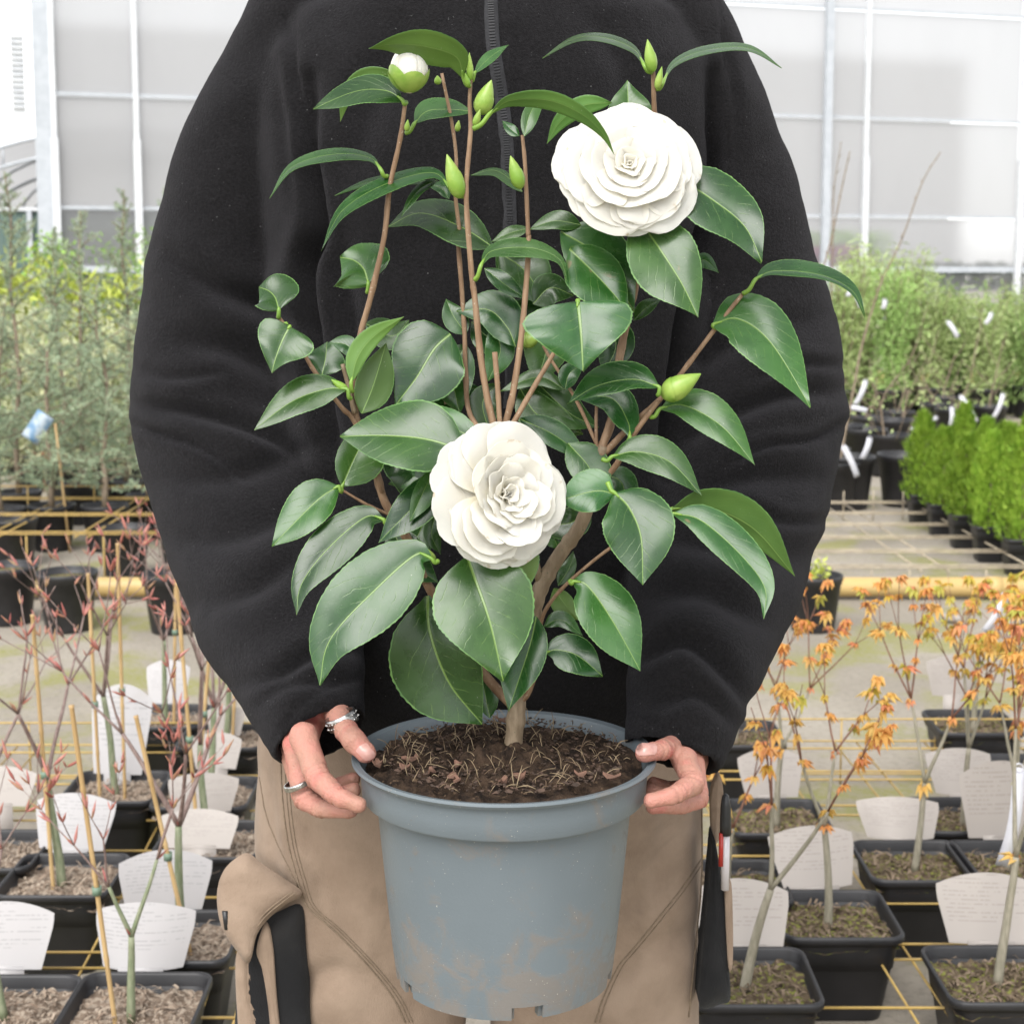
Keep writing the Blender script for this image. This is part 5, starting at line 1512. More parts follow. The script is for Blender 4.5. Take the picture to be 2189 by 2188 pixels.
for (u_, v_, hh, ww, mt_, lb) in [(148, 1818, .096, .150, 'card', cl), (300, 2076, .094, .150, 'card', cl), (2, 2072, .094, .150, 'card', cl), (352, 1944, .096, .150, 'card', cl),
                         (250, 1655, .175, .128, 'card', 'tall narrow white label card behind canes in a red-budded maple pot'), (-10, 1722, .07, .150, 'card_tan', cl),
                         (356, 1504, .10, .105, 'card', cl), (432, 1736, .070, .135, 'card_tan', cl), (462, 1642, .068, .105, 'card_tan', cl), (480, 1572, .062, .085, 'card_tan', cl)]:
    card(u_, v_, PH - .004, hh, ww, .28 if mt_ == 'card' else .5, lb, 'label cards in the red-budded maple pots', mt_)
card(425, 1812, PH - .002, .062, .14, .5, 'creased shiny label card with green print lying over a maple pot', None, 'card_tan', .1)

lab2 = 'young maple with fresh orange leaves in a square black pot of brown mulch'
right = [
    (1782, 1950, 31, dict(h0=.175, r0=.0092, depth=3, lean=(.03, 0), spread=.45), 'orange maple with a forked trunk standing in front of its tilted label'),
    (1602, 2082, 32, dict(h0=.165, r0=.0105, depth=3, lean=(.2, .02), spread=.45), 'leaning orange maple in a square pot beside the black holster pocket'),
    (1660, 1742, 33, dict(h0=.155, r0=.009, depth=3, lean=(-.05, 0), spread=.5), 'orange maple with straight stem under the right black sleeve'),
    (1956, 1836, 34, dict(h0=.165, r0=.0085, depth=3, lean=(.1, 0), spread=.42), 'slender leaning orange maple in mossy mulch with a low label'),
    (2136, 2078, 35, dict(h0=.20, r0=.0095, depth=3, lean=(.06, 0), spread=.5), 'orange maple in a square pot with the largest label beside it'),
    (2164, 1836, 36, dict(h0=.165, r0=.0085, depth=3, lean=(.0, 0), spread=.45), 'orange maple with the long white strip tag hanging beside it'),
    (2054, 1738, 37, dict(h0=.16, r0=.0085, depth=3, lean=(.02, 0), spread=.45), 'yellow-orange maple between two taller labels'),
    (2078, 1540, 38, dict(h0=.14, r0=.009, depth=3, lean=(.02, 0), spread=.5), 'yellow-leaved maple in a square pot at the far end of the tray'),
    (1578, 1565, 39, dict(h0=.125, r0=.008, depth=3, lean=(.05, 0), spread=.5), 'orange maple in the far corner pot behind the right cuff'),
    (1560, 1880, 40, dict(h0=.12, r0=.006, depth=2, lean=(.05, 0), spread=.5), 'stubby orange maple half hidden behind the pen'),
    (2205, 1640, 41, dict(h0=.15, r0=.0085, depth=3, lean=(-.02, 0), spread=.45), 'yellow-leaved maple cut off behind the strip tag'),
]
for u_, v_, sd, kw, lb in right:
    maple(u_, v_, sd, 'y' if sd in (38, 41, 37) else 'o', label=lb, group=gR, dens=.85, **kw)
cr_ = 'weathered arched label card leaning back in an orange-leaved maple pot'
for (u_, v_, hh, ww, mt_, ln) in [(1754, 1900, .092, .150, 'card_tan', .55), (1590, 2024, .092, .15, 'card_tan', .5), (1650, 1704, .09, .13, 'card_tan', .35), (1928, 1796, .070, .150, 'card_tan', .6),
                              (2120, 2018, .10, .16, 'card_tan', .35), (2140, 1790, .14, .15, 'card_tan', .25), (2062, 1700, .085, .13, 'card_tan', .4), (2040, 1488, .098, .125, 'card_tan', .3)]:
    card(u_, v_, PH - .004, hh, ww, ln, cr_, 'label cards in the orange-leaved maple pots', mt_)

# long white strip tags hanging on maples at the right edge
def strip(u0, v0, u1, v1, Y, wid, label, group=None, name='strip_tag', mat='tag_white', bend=.2):
    A, B_ = W(u0, v0, Y), W(u1, v1, Y); o = empty(name, A)
    ax = B_ - A; s = ax.cross(Vector((0, 1, 0))).normalized() * wid / 2; vs_ = []; fs_ = []; N = 8
    for i in range(N + 1):
        t_ = i / N; c_ = ax * t_ + Vector((0, -1, 0)) * bend * ax.length * math.sin(math.pi * t_) * .5 + s * bend * 4 * t_ * (1 - t_)
        vs_ += [c_ - s, c_ + s, c_ + s + Vector((0, .0006, 0)), c_ - s + Vector((0, .0006, 0))]
    for i in range(N):
        for k in range(4): fs_.append((i * 4 + k, i * 4 + (k + 1) % 4, i * 4 + 4 + (k + 1) % 4, i * 4 + 4 + k))
    fs_ += [(0, 3, 2, 1), (N * 4, N * 4 + 1, N * 4 + 2, N * 4 + 3)]
    mb = MB(); mb.add(vs_, fs_); mb.build('strip', M[mat], o)
    if wid > .05: tag(o, label, 'tag', group); return o
    mb = MB(); v_, f_ = lathe([(wid * .5, -wid * .2), (wid * .62, -wid * .2), (wid * .62, wid * .2), (wid * .5, wid * .2), (wid * .5, -wid * .2)], 14, close=False); mb.add(v_, f_); lp = mb.build('loop', M[mat], o)
    lp.rotation_euler = (1.45, .3, 0); lp.scale = (.6, .6, .6)
    tag(o, label, 'tag', group); return o
strip(2178, 1640, 2140, 1850, 2.42, .020, 'long white strip tag hanging from an orange maple above the pots')
strip(2150, 1270, 2105, 1350, 3.2, .018, 'white strip tag looped on a yellow-leaved maple near the pipe')

# ------------------------------------------------------------------ wire trays and pipe
def tray(name, xs, ys, z, r, mat, label, yaw=-.040, legs=True, ends=True, y0=None, group=None):
    o = empty(name, (0, 0, 0)); tag(o, label, 'wire tray', group)
    Ya, Yb = min(ys), max(ys)
    for x in xs:
        mb = MB(); mb.tube([(x + yaw * Ya, Ya - .04, z), (x + yaw * (Ya + Yb) / 2, (Ya + Yb) / 2, z), (x + yaw * Yb, Yb, z)], r, 6); mb.build('wire', mat, o)
    X0, X1 = min(xs), max(xs)
    for y in ys:
        mb = MB(); mb.tube([(X0 - .03 + yaw * y, y, z + 2 * r), ((X0 + X1) / 2 + yaw * y, y, z + 2 * r), (X1 + .03 + yaw * y, y, z + 2 * r)], r, 6); mb.build('wire', mat, o)
    if ends:
        for zz in (z - .075, z + .055):
            mb = MB(); mb.tube([(X0 - .03 + yaw * Yb, Yb + .004, zz), (X1 + .03 + yaw * Yb, Yb + .004, zz)], r, 6); mb.build('wire', mat, o)
    if legs:
        for x in np.linspace(X0, X1, 7):
            mb = MB(); mb.tube([(x + yaw * Yb, Yb + .006, 0), (x + yaw * Yb, Yb + .006, z + .057)], r, 6); mb.build('leg', mat, o)
            mb = MB(); mb.tube([(x + yaw * Ya, Ya, 0), (x + yaw * Ya, Ya, z)], r, 6); mb.build('leg', mat, o)
    return o
def pairs(a, b, pitch, gap):
    out = []; x = a
    while x < b: out += [x, x + gap]; x += pitch
    return out
YS = pairs(1.86, 3.55, .2165, .056)
tray('wire_tray', pairs(-1.62, -.36, .2085, .052)[:], YS, .100, .0022, M['yellow_wire'], 'yellow wire tray holding the red-budded maple pots upright')
tray('wire_tray', pairs(.465, 1.75, .2085, .052), [y + .03 for y in YS], .100, .0022, M['yellow_wire'], 'yellow wire tray holding the orange-leaved maple pots upright')
mb = MB(); mb.tube([(-5, 5.50, .045), (-1, 5.50, .045), (0.5, 5.50, .045), (5, 5.50, .045)], .036, 16)
for x in (-2.1, -.9, 1.72, 3.0): mb.tube([(x, 5.50, .045), (x + .05, 5.50, .045)], .039, 16)
tag(mb.build('pipe', M['yellow_pipe']), 'long yellow pipe lying across the concrete ground behind the maples', 'pipe')
# curled scrap of pale plastic by the pipe
mb = MB(); mb.tube([G(2015, 1318, .02), G(2055, 1322, .02)], [.016, .014], 12); tag(mb.build('plastic_scrap', M['card_tan'], None), 'pale rolled plastic scrap lying against the yellow pipe', 'scrap')
# ------------------------------------------------------------------ vegetation helpers
def leaf_cloud(P, D, Nn, Ln, Wd, bend=0.15):
    """many small pointed leaves: positions, directions, normals, lengths, widths (numpy)"""
    P = np.asarray(P); D = np.asarray(D, float); Nn = np.asarray(Nn, float)
    D = D / np.linalg.norm(D, axis=1, keepdims=True)
    S = np.cross(D, Nn); S /= np.maximum(np.linalg.norm(S, axis=1, keepdims=True), 1e-6)
    U_ = np.cross(S, D)
    Ln = np.broadcast_to(np.asarray(Ln, float), (len(P),))[:, None]; Wd = np.broadcast_to(np.asarray(Wd, float), (len(P),))[:, None]
    m = P + D * Ln * .45 + U_ * Ln * bend * .5
    V_ = np.stack([P, m - S * Wd / 2, P + D * Ln - U_ * Ln * bend * .3, m + S * Wd / 2], axis=1).reshape(-1, 3)
    n = len(P); b = np.arange(n) * 4
    F_ = np.concatenate([np.stack([b, b + 1, b + 2], 1), np.stack([b, b + 2, b + 3], 1)])
    return V_, F_
def fast_mesh(name, V_, F_, mats, parent, smooth=False, mi=None):
    me = bpy.data.meshes.new(name)
    V_ = np.ascontiguousarray(V_, dtype=np.float32); F_ = np.ascontiguousarray(F_, dtype=np.int32)
    me.vertices.add(len(V_)); me.vertices.foreach_set('co', V_.ravel())
    me.loops.add(F_.size); me.loops.foreach_set('vertex_index', F_.ravel())
    me.polygons.add(len(F_)); me.polygons.foreach_set('loop_start', np.arange(len(F_), dtype=np.int32) * F_.shape[1])
    if not isinstance(mats, list): mats = [mats]
    for m in mats: me.materials.append(m)
    me.update(calc_edges=True); me.validate()
    o = bpy.data.objects.new(name, me); COL.objects.link(o); setp(o, parent)
    return o
def veg(name, a, b_, c=None, rough=0.55, trans=0.2, scale=14, spec=0.3):
    t = NT(name); ob = t.coords(); info = t.n('ShaderNodeObjectInfo')
    col = t.mix(t.ramp(t.noise(ob, scale, 3), .35, .65), a, b_)
    if c is not None: col = t.mix(t.ramp(t.noise(ob, scale * 5, 2), .55, .68), col, c)
    h = t.n('ShaderNodeHueSaturation'); t.l(col, h.inputs['Color']); t.l(t.math('MULTIPLY_ADD', info.outputs['Random'], .3, .85), h.inputs['Value'])
    b = t.bsdf(h.outputs[0], rough, spec)
    return t.done(add_translucent(t, b, h.outputs[0], trans))
M['conifer'] = veg('blue_green_needles', (0.32, 0.42, 0.28), (0.44, 0.54, 0.36), (0.58, 0.62, 0.38))
M['conifer_tip'] = veg('yellow_green_needles', (0.26, 0.32, 0.11), (0.36, 0.40, 0.16))
M['thuja'] = veg('bright_green_thuja', (0.22, 0.40, 0.035), (0.31, 0.48, 0.05), (0.42, 0.56, 0.09))
M['willow'] = veg('pale_green_bamboo_leaf', (0.44, 0.58, 0.20), (0.55, 0.67, 0.28), (0.66, 0.74, 0.42))
M['willow2'] = veg('mid_green_bamboo_leaf', (0.34, 0.55, 0.15), (0.43, 0.62, 0.20), (0.54, 0.68, 0.30))
M['lime'] = veg('lime_green_leaf', (0.58, 0.68, 0.10), (0.68, 0.74, 0.18))
M['cream'] = veg('cream_feathery_leaf', (0.85, 0.85, 0.58), (0.70, 0.75, 0.42))
M['green'] = veg('fresh_green_leaf', (0.26, 0.50, 0.08), (0.36, 0.58, 0.11), (0.50, 0.66, 0.20))
M['dark_green'] = veg('dark_green_leaf', (0.04, 0.10, 0.03), (0.07, 0.15, 0.04))
M['wood'] = mk_stem('brown_shrub_wood', (0.20, 0.15, 0.10), (0.30, 0.235, 0.17), (0.36, 0.31, 0.25))
M['orange_pot'] = simple('terracotta_plastic', (0.45, 0.16, 0.07), None, rough=0.5)
rng = np.random.default_rng(5)
# round black pots, shared mesh scaled
def round_pot():
    mb = MB(); v_, f_ = lathe([(.072, 0), (.075, .01), (.094, .165), (.097, .166), (.0985, .178), (.101, .18), (.102, .192), (.100, .197), (.096, .197), (.094, .19), (.090, .165)], 28); mb.add(v_, f_)
    return make_mesh(mb, 'round_pot', M['black_pot'])
rpot = round_pot()
def soil_top(r=.091, z=.172):
    mb = MB(); v_, f_ = lathe([(r, z), (r * .66, z + .004), (r * .33, z + .001), (.001, z + .005)], 20); mb.add(v_, f_)
    return make_mesh(mb, 'soil', M['mulch_brown'])
rsoil = soil_top()
def in_pot(name, pos, label, cat, group=None, sc=1.0, pot=True):
    o = empty(name, (pos.x, pos.y, 0)); tag(o, label, cat, group)
    if pot:
        child('pot', rpot, o, (0, 0, 0), None, sc); child('soil', rsoil, o, (0, 0, 0), None, sc)
    return o

# ---- blue-green conifers (left)
def conifer(pos, H, seed, label, group, z0=.18, pot=True, sc=1.0, spread=.34):
    r = np.random.default_rng(seed); rnd = random.Random(seed)
    o = in_pot('potted_conifer', pos, label, 'potted tree', group, sc, pot)
    mb = MB(); lead = []
    x = y = 0.0
    N = 14
    for i in range(N + 1):
        lead.append(Vector((x, y, z0 + (H - z0) * i / N))); x += rnd.uniform(-.012, .016); y += rnd.uniform(-.012, .012)
    mb.tube(lead, [.012 * (1 - .85 * i / N) + .0015 for i in range(N + 1)], 6); mb.build('trunk', M['wood'], o)
    mw = MB(); TP = []; TD = []
    def tufts(a, b_, step, wob):
        n = max(2, int((b_ - a).length / step))
        for k in range(n):
            t_ = (k + rnd.random() * .6) / n; TP.append(a.lerp(b_, t_) + Vector((rnd.uniform(-1, 1), rnd.uniform(-1, 1), rnd.uniform(-1, 1))) * wob); TD.append((b_ - a).normalized())
    nb = int(36 * H)
    for k in range(nb):
        f = (k + rnd.random()) / nb; f = .06 + .92 * f ** 1.25
        i = min(N - 1, int(f * N)); p = lead[i].lerp(lead[i + 1], f * N - i)
        a = rnd.random() * 6.28; L_ = spread * (1.02 - f) ** .9 * rnd.uniform(.45, 1.25) + .03
        up = rnd.uniform(-.05, .55) + .7 * f
        d = Vector((math.cos(a), math.sin(a), up)).normalized(); q = p + d * L_ * .55; e = q + (d + Vector((0, 0, rnd.uniform(-.5, .35)))).normalized() * L_ * .45
        mw.tube([p, q, e], [.0035, .0025, .001], 4); tufts(p.lerp(q, .2), q, .020, .006); tufts(q, e, .020, .006)
        for s_ in range(int(L_ / .075)):
            g = p.lerp(q, rnd.uniform(.3, 1)) if rnd.random() < .5 else q.lerp(e, rnd.random())
            b2 = g + Vector((rnd.uniform(-1, 1), rnd.uniform(-1, 1), rnd.uniform(-.1, .5))).normalized() * rnd.uniform(.04, .10)
            mw.tube([g, b2], [.0015, .0008], 3); tufts(g, b2, .018, .004)
    tufts(lead[2], lead[-1], .016, .005)
    tag(mw.build('branches', M['wood'], o), kind='stuff')
    TP = np.array([tuple(p) for p in TP]); n = len(TP); K = 9
    P = np.repeat(TP, K, axis=0); D = r.normal(size=(n * K, 3)); D[:, 2] += .35
    V_, F_ = leaf_cloud(P, D, r.normal(size=(n * K, 3)), r.uniform(.013, .024, n * K), .0040)
    top = P[:, 2] > H * .80
    fo = fast_mesh('needles', V_, F_, M['conifer'], o); tag(fo, kind='stuff')
    return o
gC = 'blue-green conifers in black pots'
lc = 'blue-green needled conifer in a black pot behind the yellow pipe'
for i, (u_, Y, H, sp) in enumerate([(30, 6.9, 1.62, .46), (165, 7.2, 1.46, .40), (262, 7.3, 1.56, .40), (100, 6.5, 1.18, .42), (215, 6.5, 1.12, .40), (310, 6.8, 1.28, .34), (-10, 6.4, 1.05, .38), (125, 7.9, 1.40, .36), (340, 7.9, 1.6, .30)]):
    X = (u_ - PU) / FPX * Y
    conifer(Vector((X, Y, 0)), H, 60 + i, lc, gC, spread=sp)
# extra round pots standing by the pipe
for i, (u_, v_) in enumerate([(147, 1345), (372, 1348), (20, 1330), (268, 1232), (30, 1210), (390, 1200)]):
    p = G(u_, v_, 0); o = in_pot('black_pot', p, 'round black plastic pot with bare soil standing beside the yellow pipe', 'pot', 'round pots beside the pipe', 1.0)
p = G(1737, 1345, 0)
o = in_pot('potted_seedling', p, 'small green seedling in a round black pot next to the right sleeve', 'potted plant', None, .95)
V_, F_ = leaf_cloud(rng.normal(size=(60, 3)) * .018 + np.array([.02, 0, .20]), rng.normal(size=(60, 3)) + np.array([0, 0, .8]), rng.normal(size=(60, 3)), .022, .012)
fast_mesh('leaves', V_, F_, M['lime'], o)
tray('wire_tray', pairs(-3.0, -1.1, .34, .05), pairs(5.75, 7.0, .45, .05), .19, .003, M['yellow_wire'], 'yellow wire tray round the conifer pots beyond the pipe', 0.0)

# ---- generic leafy shrub
def shrub(name, pos, H, Rr, n, Ln, Wd, mat, label, group=None, seed=0, z0=.15, up=.4, droop=0.0, stems=6, pot=True, sc=1.0, cat='shrub', shape='dome', K=1):
    r = np.random.default_rng(seed); rnd = random.Random(seed)
    o = in_pot(name, pos, label, cat, group, sc, pot)
    mw = MB(); SP = []
    for k in range(stems):
        a = rnd.random() * 6.28; q = rnd.uniform(.2, 1) * Rr
        p0 = Vector((rnd.uniform(-.03, .03), rnd.uniform(-.03, .03), z0)); p2 = Vector((math.cos(a) * q, math.sin(a) * q, z0 + (H - z0) * rnd.uniform(.75, 1.0)))
        p1 = p0.lerp(p2, .5) + Vector((-math.cos(a) * q * .2, -math.sin(a) * q * .2, .05))
        pts, rr = crom([p0, p1, p2], [.007, .005, .002], 8); mw.tube(pts, rr, 4); SP += pts
    tag(mw.build('stems', M['wood'], o), kind='stuff')
    SP = np.array([tuple(p) for p in SP])
    idx = r.integers(0, len(SP), n)
    P = SP[idx] + r.normal(size=(n, 3)) * np.array([Rr * .22, Rr * .22, Rr * .16])
    if droop: P[:, 2] -= np.abs(r.normal(size=n)) * droop
    P[:, 2] = np.clip(P[:, 2], z0 + .01, H * 1.03)
    D = r.normal(size=(n, 3)); D[:, 2] += up; 
    V_, F_ = leaf_cloud(P, D, r.normal(size=(n, 3)) + np.array([0, 0, .8]), r.uniform(.6, 1.3, n) * Ln, r.uniform(.7, 1.2, n) * Wd)
    tag(fast_mesh('foliage', V_, F_, mat, o), kind='stuff')
    return o
# left, behind the conifers
k = 0
for (u_, Y, H, Rr, m, ln, wd, nm, lb) in [
    (20, 10.5, 1.30, .35, 'lime', .09, .02, 'leafy_shrub', 'lime green leafy shrub behind the conifers'),
    (110, 11.5, 1.42, .30, 'green', .05, .025, 'leafy_shrub', 'rounded dense green bush against the greenhouse wall'),
    (195, 10.0, 1.18, .30, 'lime', .11, .022, 'leafy_shrub', 'lime green leafy shrub behind the conifers'),
    (300, 12.0, 1.50, .40, 'green', .06, .012, 'pine_bush', 'fine-needled bright green bush next to the left sleeve'),
    (60, 8.3, .95, .40, 'cream', .08, .012, 'feathery_plant', 'cream feathery plant among the conifers'),
    (215, 8.3, .92, .40, 'cream', .08, .012, 'feathery_plant', 'cream feathery plant among the conifers'),
    (140, 9.4, .72, .3, 'green', .05, .028, 'leafy_shrub', 'low fresh green shrub among the conifers'),
    (275, 9.0, .62, .32, 'green', .05, .03, 'leafy_shrub', 'low fresh green shrub among the conifers'),
    (5, 9.0, .66, .3, 'green', .05, .03, 'leafy_shrub', 'low fresh green shrub among the conifers'),
    (340, 9.6, .80, .3, 'dark_green', .05, .03, 'leafy_shrub', 'dark green shrub hidden behind the left sleeve'),
    (70, 14.0, 1.1, .6, 'dark_green', .07, .035, 'leafy_shrub', 'broad dark green bush far behind the conifers'),
    (220, 14.5, 1.0, .6, 'dark_green', .07, .035, 'leafy_shrub', 'broad dark green bush far behind the conifers')]:
    k += 1
    X = (u_ - PU) / FPX * Y
    shrub(nm, Vector((X, Y, 0)), H, Rr, 2600, ln, wd, M[m], lb, {'leafy_shrub': 'leafy shrubs behind the conifers', 'feathery_plant': 'cream feathery plants'}.get(nm), 200 + k, stems=7)
p = G(112, 1045, 0); o = child('orange_pot', rpot, None, p, None, 1.1)
o.data = rpot.copy(); o.data.materials[0] = M['orange_pot']; tag(o, 'orange plastic pot standing on the ground behind the conifers', 'pot')
# picture tag and tall cane in the conifers
o = strip(98, 885, 62, 940, 6.2, .075, 'blue picture tag hanging among the conifers', None, 'picture_tag', 'tag_blue', .05)
mb = MB(); mb.tube([G(150, 1180, 0), W(118, 905, G(150, 1180, 0).y)], [.006, .005], 8); tag(mb.build('bamboo_cane', M['bamboo']), 'thin bamboo cane standing among the conifers', 'cane')

# ---- thujas (right)
tpot_me = make_mesh(square_pot(.135, .15), 'thuja_pot', M['black_pot'])
def thuja(pos, H, seed, label, group):
    r = np.random.default_rng(seed); rnd = random.Random(seed)
    o = empty('potted_thuja', pos, rnd.uniform(-.05, .05)); tag(o, label, 'potted tree', group)
    child('pot', tpot_me, o)
    mb = MB(); v_, f_ = lathe([(.055, .128), (.03, .132), (.001, .131)], 16); mb.add(v_, f_); mb.build('soil', M['mulch_brown'], o)
    mb = MB(); mb.tube([(0, 0, .12), (.004, 0, .3), (0, .004, H * .92)], [.007, .005, .002], 6); mb.build('trunk', M['wood'], o)
    n = 1500
    t_ = r.random(n) ** .8
    Rm = .084 * np.interp(t_, [0, .12, .35, .6, .85, 1], [.80, 1.0, 1.02, .88, .52, .12])
    a = r.random(n) * 6.283; q = np.sqrt(r.uniform(.12, 1, n)) * Rm * (1 + .16 * np.sin(a * 3 + seed) + .12 * np.sin(t_ * 23 + a * 2))
    P = np.stack([q * np.cos(a), q * np.sin(a), .125 + t_ * (H - .145)], 1)
    out = np.stack([np.cos(a), np.sin(a), np.zeros(n)], 1)
    base = out * .45 + np.array([0, 0, 1.0]) + r.normal(size=(n, 3)) * .25
    side_ = np.stack([-np.sin(a), np.cos(a), np.zeros(n)], 1) + r.normal(size=(n, 3)) * .4
    PP = []; DD = []; NN = []; LL = []
    for j, (sd_, along, ln) in enumerate(((0, .55, .030), (.8, .2, .018), (-.8, .2, .018), (.7, .55, .014), (-.7, .55, .014))):
        b2 = base / np.linalg.norm(base, axis=1, keepdims=True)
        PP.append(P + b2 * .02 * along - b2 * .01); DD.append(b2 + side_ * sd_); NN.append(np.cross(b2, side_)); LL.append(np.full(n, ln))
    V_, F_ = leaf_cloud(np.concatenate(PP), np.concatenate(DD), np.concatenate(NN), np.concatenate(LL) * r.uniform(.8, 1.3, 5 * n), .0042, .1)
    tag(fast_mesh('foliage', V_, F_, M['thuja'], o), kind='stuff')
lt = 'bright green columnar thuja in a square black pot'
i = 0
p0 = G(2113, 1228, 0)
for row in range(5):
    for c_ in range(4):
        pos = Vector((p0.x - row * .012 + c_ * .185 - .115 * 0 + .0, p0.y + row * .30 - c_ * .02, 0)) + Vector((.12 + (-.02 if row else 0), 0, 0))
        uu, _ = px(pos)
        if uu > 2290: continue
        i += 1
        thuja(pos, .54 + .05 * math.sin(i * 2.1), 300 + i, lt, 'thujas in square pots')
tray('wire_tray', [1.30, 1.62, 1.72, 2.05, 2.15], pairs(5.62, 7.4, .32, .05), .085, .0035, M['pale_wire'], 'pale weathered wire tray under the thuja pots', -.02, ends=False)
# ---- pots with thin saplings (right, beyond)
def sapling(pts, Y, r0, r1, label, group=None, leaves=0, mat='willow', seed=0, potv=None, tags=()):
    P = [W(a, b, Y) for a, b in pts]
    base = Vector((P[0].x, P[0].y, 0))
    o = in_pot('potted_sapling', base, label, 'potted tree', group, 1.25)
    loc = [p - base for p in P]
    loc.insert(0, Vector((0, 0, .19)))
    mb = MB(); pts2, rr = crom(loc, [r0 + (r1 - r0) * i / (len(loc) - 1) for i in range(len(loc))], 6); mb.tube(pts2, rr, 6)
    mb.build('stem', M['wood'], o)
    rnd = random.Random(seed)
    mb = MB(); tips = []
    for i in range(4, len(pts2) - 1, 2):
        d = Vector((rnd.uniform(-1, 1), rnd.uniform(-1, 1), rnd.uniform(.2, 1))).normalized(); L_ = rnd.uniform(.015, .03) if not leaves else rnd.uniform(.1, .3)
        mb.tube([pts2[i], pts2[i] + d * L_ * .5, pts2[i] + d * L_ + Vector((0, 0, .3 * L_))], [r1 * 1.1, r1 * .9, r1 * .5], 4); tips += [pts2[i] + d * L_ * f for f in (.4, .7, 1)]
    tag(mb.build('twigs', M['wood'], o), kind='stuff')
    if leaves:
        r = np.random.default_rng(seed); T = np.array([tuple(t_) for t_ in tips]); idx = r.integers(0, len(T), leaves)
        V_, F_ = leaf_cloud(T[idx] + r.normal(size=(leaves, 3)) * .03, r.normal(size=(leaves, 3)), r.normal(size=(leaves, 3)), .03, .016); tag(fast_mesh('leaves', V_, F_, M[mat], o), kind='stuff')
    return o
z3 = lambda x, y: (1700 + x / 3.863, 250 + y / 3.863)
z4 = lambda x, y: (1700 + x / 3.511, 700 + y / 3.511)
gS = 'saplings in round black pots'
sapling([z4(290, 1250), z4(380, 760), z4(450, 400), z3(540, 1930), z3(620, 1640), z3(720, 1340), z3(880, 1010), z3(1050, 540), z3(1200, 290)], 7.6, .0085, .0025, 'tall bare pale sapling arching beside the right sleeve', None, seed=1)
sapling([z4(230, 1100), z4(240, 600), z3(300, 1400), z3(310, 1000), z3(320, 600), z3(380, 205)], 8.2, .006, .002, 'thin upright bare sapling touching the right sleeve', None, seed=2)
sapling([z4(200, 900), z3(180, 1400), z3(240, 1220), z3(310, 950), z3(390, 560), z3(450, 285)], 8.6, .008, .003, 'bare sapling with a pale straight shoot behind the right sleeve', None, seed=3)
ls = 'sapling with sparse pale green leaves in a round black pot'
for i, pts in enumerate([[z4(690, 1010), z4(660, 760), z4(650, 560), z4(740, 400), z4(870, 250)], [z4(560, 830), z4(530, 640), z4(600, 560), z4(590, 420)], [z4(750, 850), z4(750, 700), z4(800, 540), z4(830, 440)],
                         [z4(820, 850), z4(810, 720), z4(830, 560), z4(860, 470)], [z4(1180, 740), z4(1210, 620), z4(1300, 420), z4(1380, 60)], [z4(1060, 660), z4(1030, 540), z4(970, 400), z4(960, 300)], [z4(1115, 600), z4(1110, 500), z4(1160, 330), z4(1200, 200)], [z4(1450, 740), z4(1460, 560), z4(1500, 380), z4(1560, 100)]]):
    sapling(pts, (8.9, 10.0, 10.4, 9.8, 10.6, 11.0, 11.6, 10.8)[i], .009, .003, ls, gS, 40, 'willow', 20 + i)
for i, (u_, v_) in enumerate([(1930, 1080), (1810, 1085), (1845, 1010), (1800, 1000), (1905, 985)]):
    in_pot('black_pot', G(u_, v_, 0), 'round black pot standing empty between the sleeve and the thujas', 'pot', 'round pots beyond the thujas', 1.35)
tg = 'white strip tag hanging on a sapling beyond the thujas'
for i, (a, b, c_, d_, Y) in enumerate([(530, 400, 450, 580, 8.6), (410, 600, 540, 625, 8.6), (560, 830, 500, 985, 7.5), (360, 890, 465, 1120, 7.4), (1060, 675, 870, 770, 9.0), (1240, 515, 1360, 710, 9.2), (1560, 500, 1490, 675, 9.2), (1175, 600, 1165, 735, 9.4), (820, 870, 755, 945, 9.5)]):
    q0, q1 = z4(a, b), z4(c_, d_); strip(q0[0], q0[1], q1[0], q1[1], Y, .028, tg, 'white strip tags on the saplings')
for i, (a, b, c_, d_, Y) in enumerate([(1260, 1690, 1340, 1820, 11.5), (1620, 1620, 1570, 1710, 11.5), (740, 1510, 725, 1585, 11.5), (460, 1420, 430, 1480, 11.5), (510, 1490, 540, 1570, 11.5)]):
    q0, q1 = z3(a, b), z3(c_, d_); strip(q0[0], q0[1], q1[0], q1[1], Y, .034, 'white strip tag hanging in the feathery bamboo', 'white strip tags in the bamboo')
# ---- feathery bamboo row (right)
lb_ = 'feathery pale green bamboo in a black pot in the far row'
for i, (u_, Y, H, m) in enumerate([(1800, 12.2, 1.22, 'willow'), (1850, 12.6, 1.42, 'willow'), (1905, 12.2, 1.22, 'willow2'), (1950, 12.8, 1.36, 'willow'), (2000, 12.4, 1.10, 'willow'), (2050, 12.8, 1.12, 'willow2'), (2105, 12.3, 1.02, 'willow'), (2150, 12.9, 1.12, 'willow'), (2200, 12.5, 1.0, 'willow2'), (1760, 12.4, 1.1, 'willow2'),
                                   (1830, 13.6, 1.35, 'willow'), (1930, 13.7, 1.22, 'willow2'), (2030, 13.6, 1.0, 'willow'), (2130, 13.8, .95, 'willow2')]):
    X = (u_ - PU) / FPX * Y
    shrub('potted_bamboo', Vector((X, Y, 0)), H, .27, 2300, .080, .010, M[m], lb_, 'bamboo plants in the far row', 400 + i, stems=14, up=-.1, droop=.06, cat='potted plant', sc=1.3)
